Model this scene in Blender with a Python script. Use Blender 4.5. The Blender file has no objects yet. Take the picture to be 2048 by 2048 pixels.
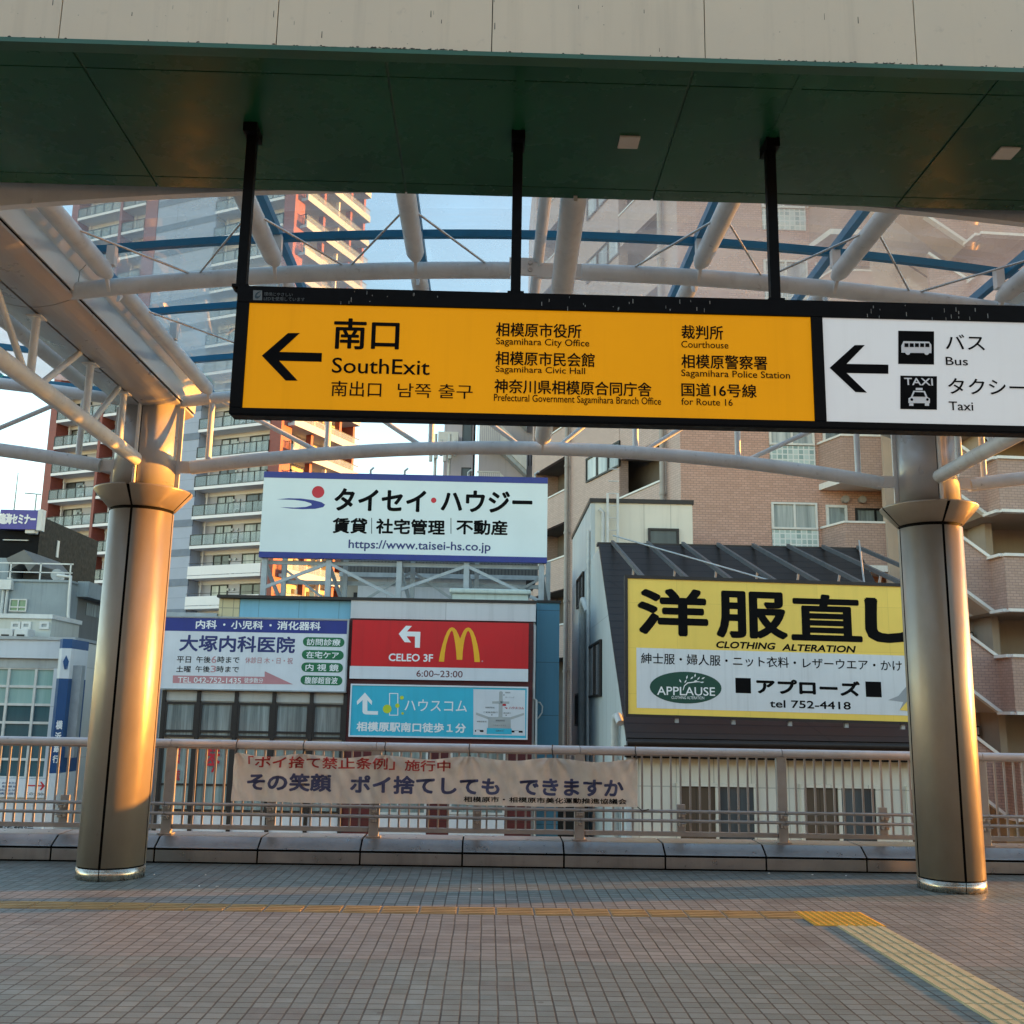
import bpy, bmesh, math, random
from mathutils import Vector, Matrix
random.seed(7)
S = bpy.context.scene
COL = S.collection
R_ = math.radians

# ------------------------------------------------------------------ camera, world, sun, exposure
CAMH, PITCH, YAW, ROLL = 1.55, R_(11.0), R_(1.2), R_(1.0)
FWD = Vector((math.sin(YAW)*math.cos(PITCH), math.cos(YAW)*math.cos(PITCH), math.sin(PITCH)))
_rt = Vector((math.cos(YAW), -math.sin(YAW), 0)); _up = _rt.cross(FWD)
RT = _rt*math.cos(ROLL) + _up*math.sin(ROLL)
UP = -_rt*math.sin(ROLL) + _up*math.cos(ROLL)
CAM = Vector((0, 0, CAMH))
cam = bpy.data.cameras.new('camera'); camo = bpy.data.objects.new('camera', cam); COL.objects.link(camo)
camo.matrix_world = Matrix((( RT.x, UP.x, -FWD.x, CAM.x), (RT.y, UP.y, -FWD.y, CAM.y), (RT.z, UP.z, -FWD.z, CAM.z), (0, 0, 0, 1)))
cam.sensor_width = 36; cam.lens = 36.0; cam.clip_start = 0.05; cam.clip_end = 3000
S.camera = camo

SUN_AZ, SUN_EL = R_(10.0), R_(4.2)          # azimuth measured from +X towards +Y
sdir = Vector((math.cos(SUN_AZ)*math.cos(SUN_EL), math.sin(SUN_AZ)*math.cos(SUN_EL), math.sin(SUN_EL)))
W = bpy.data.worlds.new("World"); S.world = W; W.use_nodes = True
wn = W.node_tree; bg = wn.nodes['Background']
sky = wn.nodes.new('ShaderNodeTexSky'); sky.sky_type = 'NISHITA'; sky.sun_disc = False
sky.sun_elevation = SUN_EL; sky.sun_rotation = math.pi/2 - SUN_AZ
sky.air_density = 1.0; sky.dust_density = 0.1; sky.ozone_density = 1.25; sky.altitude = 100
wn.links.new(sky.outputs[0], bg.inputs['Color']); bg.inputs['Strength'].default_value = 0.15
sl = bpy.data.lights.new('sun', 'SUN'); sl.energy = 2.6; sl.angle = R_(0.5); sl.color = (1.0, 0.37, 0.045)
so = bpy.data.objects.new('sun', sl); COL.objects.link(so); so.rotation_euler = sdir.to_track_quat('Z', 'Y').to_euler()
S.view_settings.view_transform = 'Standard'; S.view_settings.look = 'None'
S.view_settings.exposure = 2.75; S.view_settings.gamma = 1.0; S.view_settings.use_curve_mapping = False
S.cycles.max_bounces = 8; S.cycles.transparent_max_bounces = 24

# ------------------------------------------------------------------ measuring helpers (2048 px photo -> point on a plane)
def ray(x, y): return FWD + RT*((x-1024)/2048) + UP*((1024-y)/2048)
def at(x, y, Y):
    r = ray(x, y); return CAM + r*(Y/r.y)
def atp(x, y, P, n):
    r = ray(x, y); return CAM + r*((P-CAM).dot(n)/r.dot(n))
def crop(ox, oy, s): return lambda x, y: (ox+x*s, oy+y*s)
def rect(c, xl, yt, xr, yb, Y):
    """x0, x1, z0, z1 of a level rectangle measured at its left end"""
    a = at(*c(xl, yt), Y); b = at(*c(xl, yb), Y); e = at(*c(xr, yt+.019*(xr-xl)), Y)
    return a.x, e.x, b.z, a.z
ID = lambda x, y: (x, y)

# ------------------------------------------------------------------ mesh builder
class MB:
    def __init__(s): s.v = []; s.f = []; s.sm = []
    def add(s, vs, fs, smooth=False):
        o = len(s.v); s.v += [Vector(v) for v in vs]
        s.f += [tuple(i+o for i in f) for f in fs]; s.sm += [smooth]*len(fs); return s
    def box(s, x0, x1, y0, y1, z0, z1):
        return s.obox(Vector((0, 0, 0)), Vector((1, 0, 0)), Vector((0, 1, 0)), Vector((0, 0, 1)), x0, x1, y0, y1, z0, z1)
    def obox(s, O, a, b, c, x0, x1, y0, y1, z0, z1):
        vs = [O+a*x+b*y+c*z for z in (z0, z1) for y in (y0, y1) for x in (x0, x1)]
        fs = [(0, 2, 3, 1), (4, 5, 7, 6), (0, 1, 5, 4), (2, 6, 7, 3), (0, 4, 6, 2), (1, 3, 7, 5)]
        if a.cross(b).dot(c)*(x1-x0)*(y1-y0)*(z1-z0) < 0: fs = [tuple(reversed(f)) for f in fs]
        return s.add(vs, fs)
    def bar(s, p, q, w, h=None, up=Vector((0, 0, 1))):
        p = Vector(p); q = Vector(q); h = h or w; d = (q-p); L = d.length; d.normalize()
        a = d.cross(up)
        if a.length < 1e-4: a = d.cross(Vector((0, 1, 0)))
        a.normalize(); b = a.cross(d)
        return s.obox(p, d, a, b, 0, L, -w/2, w/2, -h/2, h/2)
    def tube(s, pts, r, n=12, caps=True):
        pts = [Vector(p) for p in pts]; rings = []; prev = None
        rs = r if isinstance(r, (list, tuple)) else [r]*len(pts)
        for i, p in enumerate(pts):
            d = (pts[min(i+1, len(pts)-1)]-pts[max(i-1, 0)]).normalized()
            if prev is None:
                a = d.cross(Vector((0, 0, 1)))
                if a.length < 1e-3: a = d.cross(Vector((0, 1, 0)))
            else: a = prev - d*prev.dot(d)
            a.normalize(); prev = a; b = d.cross(a)
            rings.append([p+(a*math.cos(t)+b*math.sin(t))*rs[i] for t in [2*math.pi*k/n for k in range(n)]])
        vs = [v for g in rings for v in g]; fs = []
        for i in range(len(pts)-1):
            for k in range(n):
                fs.append((i*n+k, i*n+(k+1) % n, (i+1)*n+(k+1) % n, (i+1)*n+k))
        s.add(vs, fs, True)
        if caps:
            s.add(rings[0], [tuple(reversed(range(n)))]); s.add(rings[-1], [tuple(range(n))])
        return s
    def lathe(s, cx, cy, prof, n=48, a0=0.0, a1=2*math.pi):
        full = abs(a1-a0-2*math.pi) < 1e-6; m = n if full else n+1
        vs = [(cx+r*math.cos(a0+(a1-a0)*k/n), cy+r*math.sin(a0+(a1-a0)*k/n), z) for r, z in prof for k in range(m)]
        fs = []
        for i in range(len(prof)-1):
            for k in range(n):
                k2 = (k+1) % m
                fs.append((i*m+k, i*m+k2, (i+1)*m+k2, (i+1)*m+k))
        return s.add(vs, fs, True)
    def poly(s, pts): return s.add(pts, [tuple(range(len(pts)))])
    def prism(s, pts, d):
        d = Vector(d); n = len(pts); P = [Vector(p) for p in pts]
        vs = P+[p+d for p in P]
        fs = [tuple(reversed(range(n))), tuple(range(n, 2*n))]+[(i, (i+1) % n, n+(i+1) % n, n+i) for i in range(n)]
        return s.add(vs, fs)
    def mesh(s, name, off):
        me = bpy.data.meshes.new(name)
        me.from_pydata([v-off for v in s.v], [], s.f); me.polygons.foreach_set('use_smooth', s.sm)
        me.validate(); me.update(); return me

def rootof(o):
    while o.parent: o = o.parent
    return o
def obj(name, mb, m, parent=None, label=None, bevel=0, recalc=False, loc=None):
    off = Vector(loc) if loc else (Vector(rootof(parent).location) if parent else Vector((0, 0, 0)))
    me = mb.mesh(name, off)
    if recalc:
        b = bmesh.new(); b.from_mesh(me); bmesh.ops.recalc_face_normals(b, faces=b.faces); b.to_mesh(me); b.free()
    o = bpy.data.objects.new(name, me); COL.objects.link(o)
    me.materials.append(m)
    if parent: o.parent = parent
    elif loc: o.location = loc
    if label: o['label'] = label
    if bevel:
        md = o.modifiers.new('bevel', 'BEVEL'); md.width = bevel; md.segments = 2; md.limit_method = 'ANGLE'; md.angle_limit = R_(40)
    return o
def thing(name, label, cat, loc=(0, 0, 0), group=None):
    o = bpy.data.objects.new(name, None); COL.objects.link(o); o.location = loc; o.empty_display_size = .2
    o['label'] = label; o['category'] = cat
    if group: o['group'] = group
    return o
def tag(o, label, cat, group=None):
    o['label'] = label; o['category'] = cat
    if group: o['group'] = group
    return o
def struct(o): o['kind'] = 'structure'; return o
def dup(root, dx, label=None):
    r = root.copy(); COL.objects.link(r); r.location = root.location+Vector(dx)
    if label: r['label'] = label
    def rec(a, b):
        for ch in list(a.children):
            if ch.get('_d'): continue
            c = ch.copy(); COL.objects.link(c); c.parent = b; rec(ch, c)
    rec(root, r); return r

# ------------------------------------------------------------------ materials
class N:
    def __init__(s, name):
        s.m = bpy.data.materials.new(name); s.m.use_nodes = True; s.t = s.m.node_tree
        s.p = s.t.nodes['Principled BSDF']; s.out = s.t.nodes['Material Output']
    def n(s, t, **k):
        x = s.t.nodes.new(t)
        for a, b in k.items(): setattr(x, a, b)
        return x
    def l(s, a, b): s.t.links.new(a, b)
    def math(s, op, a, b=None, c=None):
        x = s.n('ShaderNodeMath', operation=op)
        for i, v in enumerate((a, b, c)):
            if v is None: continue
            if isinstance(v, (int, float)): x.inputs[i].default_value = v
            else: s.l(v, x.inputs[i])
        return x.outputs[0]
    def pos(s): return s.n('ShaderNodeNewGeometry').outputs['Position']
    def noise(s, vec, scale, detail=4, rough=.55):
        x = s.n('ShaderNodeTexNoise'); x.inputs['Scale'].default_value = scale
        x.inputs['Detail'].default_value = detail; x.inputs['Roughness'].default_value = rough
        s.l(vec, x.inputs['Vector']); return x.outputs['Fac']
    def mixc(s, f, a, b, mode='MIX'):
        x = s.n('ShaderNodeMix', data_type='RGBA', blend_type=mode)
        if isinstance(f, (int, float)): x.inputs[0].default_value = f
        else: s.l(f, x.inputs[0])
        for i, v in ((6, a), (7, b)):
            if isinstance(v, (tuple, list)): x.inputs[i].default_value = (*v[:3], 1)
            else: s.l(v, x.inputs[i])
        return x.outputs[2]
    def ramp(s, f, lo, hi, a=0., b=1.):
        x = s.n('ShaderNodeMapRange'); s.l(f, x.inputs[0])
        for i, v in enumerate((lo, hi, a, b)): x.inputs[i+1].default_value = v
        return x.outputs[0]
    def scalev(s, v, sc):
        x = s.n('ShaderNodeVectorMath', operation='MULTIPLY'); s.l(v, x.inputs[0]); x.inputs[1].default_value = sc; return x.outputs[0]
    def bump(s, h, st=.3, d=.01):
        x = s.n('ShaderNodeBump'); x.inputs['Strength'].default_value = st; x.inputs['Distance'].default_value = d
        s.l(h, x.inputs['Height']); s.l(x.outputs[0], s.p.inputs['Normal'])
def paint(name, rgb, rough=.55, metal=0., var=.14, scale=1.5, streak=0., grime=.0, coat=0., bump=0., emit=0., spec=None):
    """surface with uneven tone, optional vertical rain streaks and dirt spots"""
    m = N(name); P = m.pos(); m.p.inputs['Roughness'].default_value = rough; m.p.inputs['Metallic'].default_value = metal
    if spec is not None: m.p.inputs['Specular IOR Level'].default_value = spec
    f = m.noise(P, scale, 6, .6)
    dark = tuple(c*(1-var) for c in rgb); lite = tuple(min(1, c*(1+var*.6)) for c in rgb)
    c = m.mixc(m.ramp(f, .3, .7), dark, lite)
    if streak:
        g = m.noise(m.scalev(P, (9, 9, .35)), 1.0, 5, .65)
        c = m.mixc(m.math('MULTIPLY', m.ramp(g, .52, .75), streak), c, tuple(v*.42 for v in rgb))
    if grime:
        g = m.noise(P, 14, 6, .75)
        c = m.mixc(m.math('MULTIPLY', m.ramp(g, .6, .72), grime), c, tuple(v*.3+.01 for v in rgb))
    m.l(c, m.p.inputs['Base Color'])
    r = m.noise(P, scale*4, 5, .6); m.l(m.ramp(r, .25, .75, max(.04, rough-.1), min(1, rough+.12)), m.p.inputs['Roughness'])
    if coat: m.p.inputs['Coat Weight'].default_value = coat
    if bump: m.bump(m.noise(P, 40, 5, .6), bump, .004)
    if emit:
        m.l(c, m.p.inputs['Emission Color']); m.p.inputs['Emission Strength'].default_value = emit
    return m.m
def uwall(m):
    s = m.n('ShaderNodeSeparateXYZ'); m.l(m.pos(), s.inputs[0]); c = m.n('ShaderNodeCombineXYZ')
    m.l(m.math('ADD', s.outputs[0], s.outputs[1]), c.inputs[0]); m.l(s.outputs[2], c.inputs[1]); return c.outputs[0]
def tiles(name, c1, c2, mortar, bw, rh, ms, off=.5, rough=.5, var=.2, bump=.25, streak=.15):
    m = N(name); v = uwall(m)
    b = m.n('ShaderNodeTexBrick'); b.offset = off; b.inputs['Scale'].default_value = 1
    b.inputs['Color1'].default_value = (*c1, 1); b.inputs['Color2'].default_value = (*c2, 1); b.inputs['Mortar'].default_value = (*mortar, 1)
    b.inputs['Mortar Size'].default_value = ms; b.inputs['Brick Width'].default_value = bw; b.inputs['Row Height'].default_value = rh
    b.inputs['Mortar Smooth'].default_value = .1
    m.l(v, b.inputs['Vector'])
    f = m.noise(m.pos(), .45, 6, .6)
    c = m.mixc(m.ramp(f, .25, .75, 0, var), b.outputs['Color'], tuple(x*.5 for x in c1))
    g = m.noise(m.scalev(m.pos(), (5, 5, .2)), 1.0, 5, .6)
    c = m.mixc(m.math('MULTIPLY', m.ramp(g, .5, .75), streak), c, tuple(x*.45 for x in c1))
    m.l(c, m.p.inputs['Base Color']); m.p.inputs['Roughness'].default_value = rough
    if bump: m.bump(m.math('SUBTRACT', 1.0, b.outputs['Fac']), bump, .01)
    return m.m
def panels(name, rgb, bw, rh, ms=.008, line=.55, rough=.55, streak=.2, off=0., shift=(0, 0)):
    m = N(name); v = uwall(m)
    a = m.n('ShaderNodeVectorMath', operation='ADD'); m.l(v, a.inputs[0]); a.inputs[1].default_value = (*shift, 0)
    b = m.n('ShaderNodeTexBrick'); b.offset = off; b.inputs['Scale'].default_value = 1
    b.inputs['Color1'].default_value = (*rgb, 1); b.inputs['Color2'].default_value = (*[c*.94 for c in rgb], 1)
    b.inputs['Mortar'].default_value = (*[c*line for c in rgb], 1); b.inputs['Mortar Size'].default_value = ms
    b.inputs['Brick Width'].default_value = bw; b.inputs['Row Height'].default_value = rh; m.l(a.outputs[0], b.inputs['Vector'])
    f = m.noise(m.pos(), .7, 6, .6)
    c = m.mixc(m.ramp(f, .3, .7, 0, .22), b.outputs['Color'], tuple(x*.6 for x in rgb))
    g = m.noise(m.scalev(m.pos(), (4, 4, .18)), 1.2, 6, .65)
    c = m.mixc(m.math('MULTIPLY', m.ramp(g, .5, .72), streak), c, tuple(x*.4 for x in rgb))
    m.l(c, m.p.inputs['Base Color']); m.p.inputs['Roughness'].default_value = rough
    m.bump(m.math('SUBTRACT', 1.0, b.outputs['Fac']), .3, .008)
    return m.m
def curtain(name, lo, hi, scale=7., rough=.12, fac=.55):
    """window pane with a curtain close behind the glass"""
    m = N(name); P = m.pos()
    s = m.n('ShaderNodeSeparateXYZ'); m.l(P, s.inputs[0])
    x = m.math('ADD', s.outputs[0], m.math('MULTIPLY', s.outputs[1], .7))
    c = m.n('ShaderNodeCombineXYZ'); m.l(x, c.inputs[0]); m.l(m.math('MULTIPLY', s.outputs[2], .04), c.inputs[1])
    f = m.noise(c.outputs[0], scale, 5, .7)
    g = m.noise(m.scalev(P, (.6, .6, .05)), 1.0, 2, .5)
    col = m.mixc(m.ramp(f, .36, .64), lo, hi)
    col = m.mixc(m.ramp(g, .45, .6, 0, fac), col, tuple(v*.25 for v in lo))
    m.l(col, m.p.inputs['Base Color']); m.p.inputs['Roughness'].default_value = .7
    m.p.inputs['Coat Weight'].default_value = .8; m.p.inputs['Coat Roughness'].default_value = .05
    return m.m

M = {}
M['column'] = None
def metal_column():
    m = N('champagne_metal'); P = m.pos()
    m.p.inputs['Metallic'].default_value = .42
    m.p.inputs['Anisotropic'].default_value = .65; m.p.inputs['Anisotropic Rotation'].default_value = .25
    tg = m.n('ShaderNodeTangent', direction_type='RADIAL', axis='Z'); m.l(tg.outputs[0], m.p.inputs['Tangent'])
    g = m.noise(m.scalev(P, (1.2, 1.2, .5)), 2.0, 6, .65)
    c = m.mixc(m.ramp(g, .3, .7), (.30, .26, .205), (.38, .335, .27))
    h = m.noise(m.scalev(P, (20, 20, 3)), 1.0, 6, .75)
    c = m.mixc(m.math('MULTIPLY', m.ramp(h, .66, .74), .35), c, (.16, .13, .1))
    m.l(c, m.p.inputs['Base Color'])
    r = m.noise(P, 7, 6, .6); m.l(m.ramp(r, .25, .75, .32, .46), m.p.inputs['Roughness'])
    m.bump(m.noise(m.scalev(P, (1, 1, .35)), 4.0, 3, .5), .12, .01)
    return m.m
M['column'] = metal_column()
M['steel_skirt'] = paint('brushed_steel', (.5, .47, .4), .25, .9, .25, 6, grime=.3)
M['black'] = paint('black_gap', (.004, .004, .004), .8, var=.3, spec=.1)
M['white_steel'] = paint('white_steel_paint', (.76, .75, .71), .36, .0, .12, 2.5, streak=.18, grime=.3)
M['tube'] = paint('tube_paint', (.70, .745, .75), .36, 0, .16, 3, streak=.25, grime=.55)
M['beam'] = paint('beam_panel_metal', (.42, .415, .41), .32, .2, .10, 1.2, grime=.12)
M['beam_side'] = paint('beam_side_metal', (.80, .79, .74), .16, .35, .08, 1.0)
M['blue_bar'] = paint('blue_glazing_bar', (.005, .16, .30), .4, .0, .15, 3)
M['cream'] = paint('cream_fascia', (.68, .56, .40), .5, 0, .08, .8, streak=.22, grime=.2)
M['green_soffit'] = paint('green_soffit_panel', (.012, .088, .036), .26, .0, .30, .9, grime=.04, spec=.35)
M['green_edge'] = paint('green_edge_trim', (.035, .115, .068), .45, .1, .3, 2, grime=.3)
M['rail'] = paint('rail_aluminium', (.36, .35, .35), .42, .4, .18, 4, grime=.4)
M['rail_top'] = paint('top_rail_paint', (.60, .59, .61), .42, .3, .18, 3, grime=.5)
M['kerb'] = paint('kerb_cladding', (.36, .355, .35), .33, .75, .2, 2.2, streak=.3, grime=.35)
M['bolt'] = paint('bolt_steel', (.5, .49, .47), .3, .8, .2, 10)
M['sign_black'] = paint('black_housing', (.0015, .0015, .0018), .5, 0, .5, 6, spec=.12)
M['drip'] = paint('lime_drips', (.30, .30, .28), .8)
M['yellow_lit'] = paint('yellow_backlit', (.52, .215, .0025), .5, 0, .07, .9, streak=.14, emit=.115, spec=.12)
M['white_lit'] = paint('white_backlit', (.52, .54, .54), .35, 0, .05, .9, streak=.10, emit=.08)
M['ink'] = paint('black_ink', (.0025, .0025, .003), .7, var=.1, spec=.1)
M['white_ink'] = paint('white_ink', (.82, .82, .82), .5, var=.05)
M['grey_ink'] = paint('grey_ink', (.10, .11, .11), .6)
M['lightplate'] = paint('white_plate', (.62, .55, .45), .5)

def glass_mat():
    m = N('canopy_glass'); t = m.n('ShaderNodeBsdfTransparent'); t.inputs[0].default_value = (.92, .96, .97, 1)
    g = m.n('ShaderNodeBsdfGlossy'); g.inputs['Roughness'].default_value = .02
    lw = m.n('ShaderNodeLayerWeight'); lw.inputs['Blend'].default_value = .5
    r1 = m.math('MULTIPLY_ADD', m.math('POWER', lw.outputs['Facing'], 5.0), .95, .04); fr = m.math('DIVIDE', m.math('MULTIPLY', r1, 2.0), m.math('ADD', r1, 1.0))
    mx = m.n('ShaderNodeMixShader'); m.l(fr, mx.inputs[0]); m.l(t.outputs[0], mx.inputs[1]); m.l(g.outputs[0], mx.inputs[2])
    d = m.n('ShaderNodeBsdfTranslucent'); d.inputs[0].default_value = (.75, .78, .76, 1)
    d2 = m.n('ShaderNodeBsdfDiffuse'); d2.inputs[0].default_value = (.5, .5, .47, 1)
    dd = m.n('ShaderNodeMixShader'); dd.inputs[0].default_value = .4; m.l(d.outputs[0], dd.inputs[1]); m.l(d2.outputs[0], dd.inputs[2])
    n1 = m.noise(m.pos(), 1.6, 5, .6); n2 = m.noise(m.pos(), 26, 3, .7)
    f = m.math('ADD', m.ramp(n1, .3, .8, .10, .22), m.math('MULTIPLY', m.ramp(n2, .66, .75), .14))
    cs_ = m.math('MAXIMUM', m.math('SUBTRACT', 1.0, lw.outputs['Facing']), .06); f = m.math('SUBTRACT', 1.0, m.math('POWER', m.math('SUBTRACT', 1.0, f), m.math('DIVIDE', 1.0, cs_)))
    mz = m.n('ShaderNodeMixShader'); m.l(f, mz.inputs[0]); m.l(mx.outputs[0], mz.inputs[1]); m.l(dd.outputs[0], mz.inputs[2])
    m.l(mz.outputs[0], m.out.inputs['Surface']); return m.m
M['glass'] = glass_mat()
def rail_glass():
    m = N('balustrade_glass'); m.p.inputs['Base Color'].default_value = (.30, .37, .37, 1); m.p.inputs['Roughness'].default_value = .12
    t = m.n('ShaderNodeBsdfTransparent'); mx = m.n('ShaderNodeMixShader'); mx.inputs[0].default_value = .36
    m.l(t.outputs[0], mx.inputs[1]); m.l(m.p.outputs[0], mx.inputs[2]); m.l(mx.outputs[0], m.out.inputs['Surface']); return m.m
M['balus_glass'] = rail_glass()

def floor_mat():
    m = N('paving_tiles'); P = m.pos()
    s = m.n('ShaderNodeSeparateXYZ'); m.l(P, s.inputs[0])
    # slight waviness of the joints
    w = m.n('ShaderNodeTexNoise'); w.inputs['Scale'].default_value = 2.5; m.l(P, w.inputs['Vector'])
    wv = m.n('ShaderNodeVectorMath', operation='MULTIPLY_ADD'); m.l(w.outputs['Color'], wv.inputs[0]); wv.inputs[1].default_value = (.012, .012, 0); m.l(P, wv.inputs[2])
    b = m.n('ShaderNodeTexBrick'); b.offset = 0; b.inputs['Scale'].default_value = 1; b.inputs['Brick Width'].default_value = .1; b.inputs['Row Height'].default_value = .1
    b.inputs['Mortar Size'].default_value = .0060; b.inputs['Mortar Smooth'].default_value = .25; b.inputs['Bias'].default_value = 0
    b.inputs['Color1'].default_value = (0, 0, 0, 1); b.inputs['Color2'].default_value = (1, 1, 1, 1); b.inputs['Mortar'].default_value = (.5, .5, .5, 1)
    m.l(wv.outputs[0], b.inputs['Vector'])
    # tile index -> random
    fl = m.n('ShaderNodeVectorMath', operation='FLOOR'); m.l(m.scalev(P, (10, 10, 0)), fl.inputs[0])
    wn_ = m.n('ShaderNodeTexWhiteNoise', noise_dimensions='2D'); m.l(fl.outputs[0], wn_.inputs['Vector'])
    fl2 = m.n('ShaderNodeVectorMath', operation='FLOOR'); m.l(m.scalev(P, (3.3333, 5, 0)), fl2.inputs[0])
    wn2 = m.n('ShaderNodeTexWhiteNoise', noise_dimensions='2D'); m.l(fl2.outputs[0], wn2.inputs['Vector'])
    grey = m.mixc(wn_.outputs['Value'], (.098, .142, .138), (.172, .226, .222))
    pink = m.mixc(wn_.outputs['Value'], (.168, .178, .172), (.250, .256, .246))
    # band of pinkish rows, tile aligned, ragged by tile index
    ty = m.math('MULTIPLY', m.math('FLOOR', m.math('MULTIPLY', s.outputs[1], 10.0)), .1)
    jit = m.math('MULTIPLY', m.math('SUBTRACT', wn2.outputs['Value'], .5), .0)
    band = m.math('MULTIPLY', m.math('GREATER_THAN', m.math('ADD', ty, jit), 6.82), m.math('LESS_THAN', ty, 9.15))
    c = m.mixc(band, grey, pink)
    dk = m.math('GREATER_THAN', wn2.outputs['Value'], .935)
    c = m.mixc(m.math('MULTIPLY', dk, .5), c, (.09, .085, .082))
    st = m.noise(P, .9, 6, .65); c = m.mixc(m.ramp(st, .35, .75, 0, .42), c, (.11, .105, .095))
    sp = m.noise(P, 120, 3, .7); c = m.mixc(m.ramp(sp, .3, .7, 0, .30), c, (.33, .31, .29))
    # uneven darkening towards the kerb
    d = m.noise(P, 1.7, 5, .6); edge = m.math('MULTIPLY', m.ramp(s.outputs[1], 10.0, 10.8), m.ramp(d, .3, .6, .3, .75))
    c = m.mixc(edge, c, (.06, .06, .052))
    gv = m.n('ShaderNodeTexVoronoi'); gv.inputs['Scale'].default_value = 2.6; m.l(P, gv.inputs['Vector'])
    c = m.mixc(m.math('MULTIPLY', m.math('LESS_THAN', gv.outputs['Distance'], .045), .55), c, (.05, .048, .045))
    jc = m.mixc(m.ramp(m.noise(P, 3.5, 5, .7), .35, .65), (.016, .014, .012), (.075, .070, .062))
    c = m.mixc(b.outputs['Fac'], c, jc)
    m.l(c, m.p.inputs['Base Color'])
    rr = m.noise(P, 5, 5, .6); m.l(m.ramp(rr, .3, .7, .42, .68), m.p.inputs['Roughness'])
    hh = m.math('ADD', m.math('SUBTRACT', 1.0, b.outputs['Fac']), m.math('MULTIPLY', m.noise(P, 60, 4, .6), .25))
    hh = m.math('ADD', hh, m.math('MULTIPLY', wn_.outputs['Value'], .25))
    m.bump(hh, .55, .006); return m.m

# ------------------------------------------------------------------ lettering
_txt = {}
def glyphs(body):
    if body in _txt: return _txt[body]
    cu = bpy.data.curves.new('text', 'FONT'); cu.body = body; cu.resolution_u = 3
    o = bpy.data.objects.new('text', cu); COL.objects.link(o); bpy.context.view_layer.update()
    me = bpy.data.meshes.new_from_object(o.evaluated_get(bpy.context.evaluated_depsgraph_get()))
    v = [(p.co.x, p.co.y) for p in me.vertices]; f = [tuple(p.vertices) for p in me.polygons]
    bpy.data.objects.remove(o); bpy.data.curves.remove(cu); bpy.data.meshes.remove(me)
    x0 = min(p[0] for p in v); x1 = max(p[0] for p in v); y0 = min(p[1] for p in v); y1 = max(p[1] for p in v)
    _txt[body] = ([((x-x0)/(x1-x0), (y-y0)/(y1-y0)) for x, y in v], f, (x1-x0)/(y1-y0)); return _txt[body]
def letters(parent, body, x0, x1, z0, z1, Y, m, bold=0., n=6, tilt=0., dy=.0015, fn=None, name='lettering', step=.0004, italic=0.):
    """bold: stroke growth as a share of the letter height, made by stacking shifted copies"""
    v, f, asp = glyphs(body); mb = MB(); h = z1-z0; b = bold*h
    offs = [(0, 0)]+[(b*math.cos(2*math.pi*k/n), b*math.sin(2*math.pi*k/n)) for k in range(n)] if bold else [(0, 0)]
    X0, X1, Z0, Z1 = x0+b, x1-b, z0+b, z1-b
    for i, (ox, oz) in enumerate(offs):
        vs = []
        for a, c in v:
            x = X0+(X1-X0)*a+ox+italic*(c-.5)*h; z = Z0+(Z1-Z0)*c+oz-tilt*(x-x0); y = Y-dy-step*i
            if fn: y += fn(x, z)
            vs.append((x, y, z))
        mb.add(vs, f)
    return obj(name, mb, m, parent)
def T(parent, c, body, xl, yt, xr, yb, Y, m, **k):
    x0, x1, z0, z1 = rect(c, xl, yt, xr, yb, Y); return letters(parent, body, x0, x1, z0, z1, Y, m, **k)
def shape(parent, c, pts, Y, m, name='emblem', dy=.002, th=0.0012):
    """flat printed shape: outline given in picture px, laid on the sign's own plane"""
    P = [at(*c(*p), Y-dy) for p in pts]; mb = MB(); mb.prism(P, (0, -th, 0)); return obj(name, mb, m, parent, recalc=True)
def disc(parent, c, cx, cy, rx, ry, Y, m, name='emblem', dy=.002, n=40):
    o = at(*c(cx, cy), Y); e = abs(at(*c(cx+rx, cy), Y).x-o.x); h = abs(at(*c(cx, cy+ry), Y).z-o.z)
    mb = MB(); mb.prism([(o.x+e*math.cos(2*math.pi*k/n), Y-dy, o.z+h*math.sin(2*math.pi*k/n)) for k in range(n)], (0, -.0012, 0))
    return obj(name, mb, m, parent, recalc=True)
def slab(parent, name, x0, x1, z0, z1, Y, th, m, bevel=0, label=None):
    return obj(name, MB().box(x0, x1, Y, Y+th, z0, z1), m, parent, label=label, bevel=bevel)
def frame(parent, name, x0, x1, z0, z1, Y, w, th, m, mull=(), trans=()):
    mb = MB(); mb.box(x0, x1, Y, Y+th, z1-w, z1); mb.box(x0, x1, Y, Y+th, z0, z0+w)
    mb.box(x0, x0+w, Y, Y+th, z0+w, z1-w); mb.box(x1-w, x1, Y, Y+th, z0+w, z1-w)
    for q in mull: mb.box(x0+(x1-x0)*q-w/2, x0+(x1-x0)*q+w/2, Y+.002, Y+th-.002, z0+w, z1-w)
    for q in trans: mb.box(x0+w, x1-w, Y+.003, Y+th-.003, z0+(z1-z0)*q-w/2, z0+(z1-z0)*q+w/2)
    return obj(name, mb, m, parent)
def window(parent, x0, x1, z0, z1, Y, fm, gm, mull=(.5,), trans=(), w=.05, th=.08, label=None):
    """frame stands proud of the wall face Y, pane set back inside the frame"""
    f = frame(parent, 'window', x0, x1, z0, z1, Y-th+.02, w, th, fm, mull, trans)
    obj('pane', MB().box(x0+w*.5, x1-w*.5, Y-.035, Y-.02, z0+w*.5, z1-w*.5), gm, f)
    if label: f['label'] = label
    return f

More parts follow.
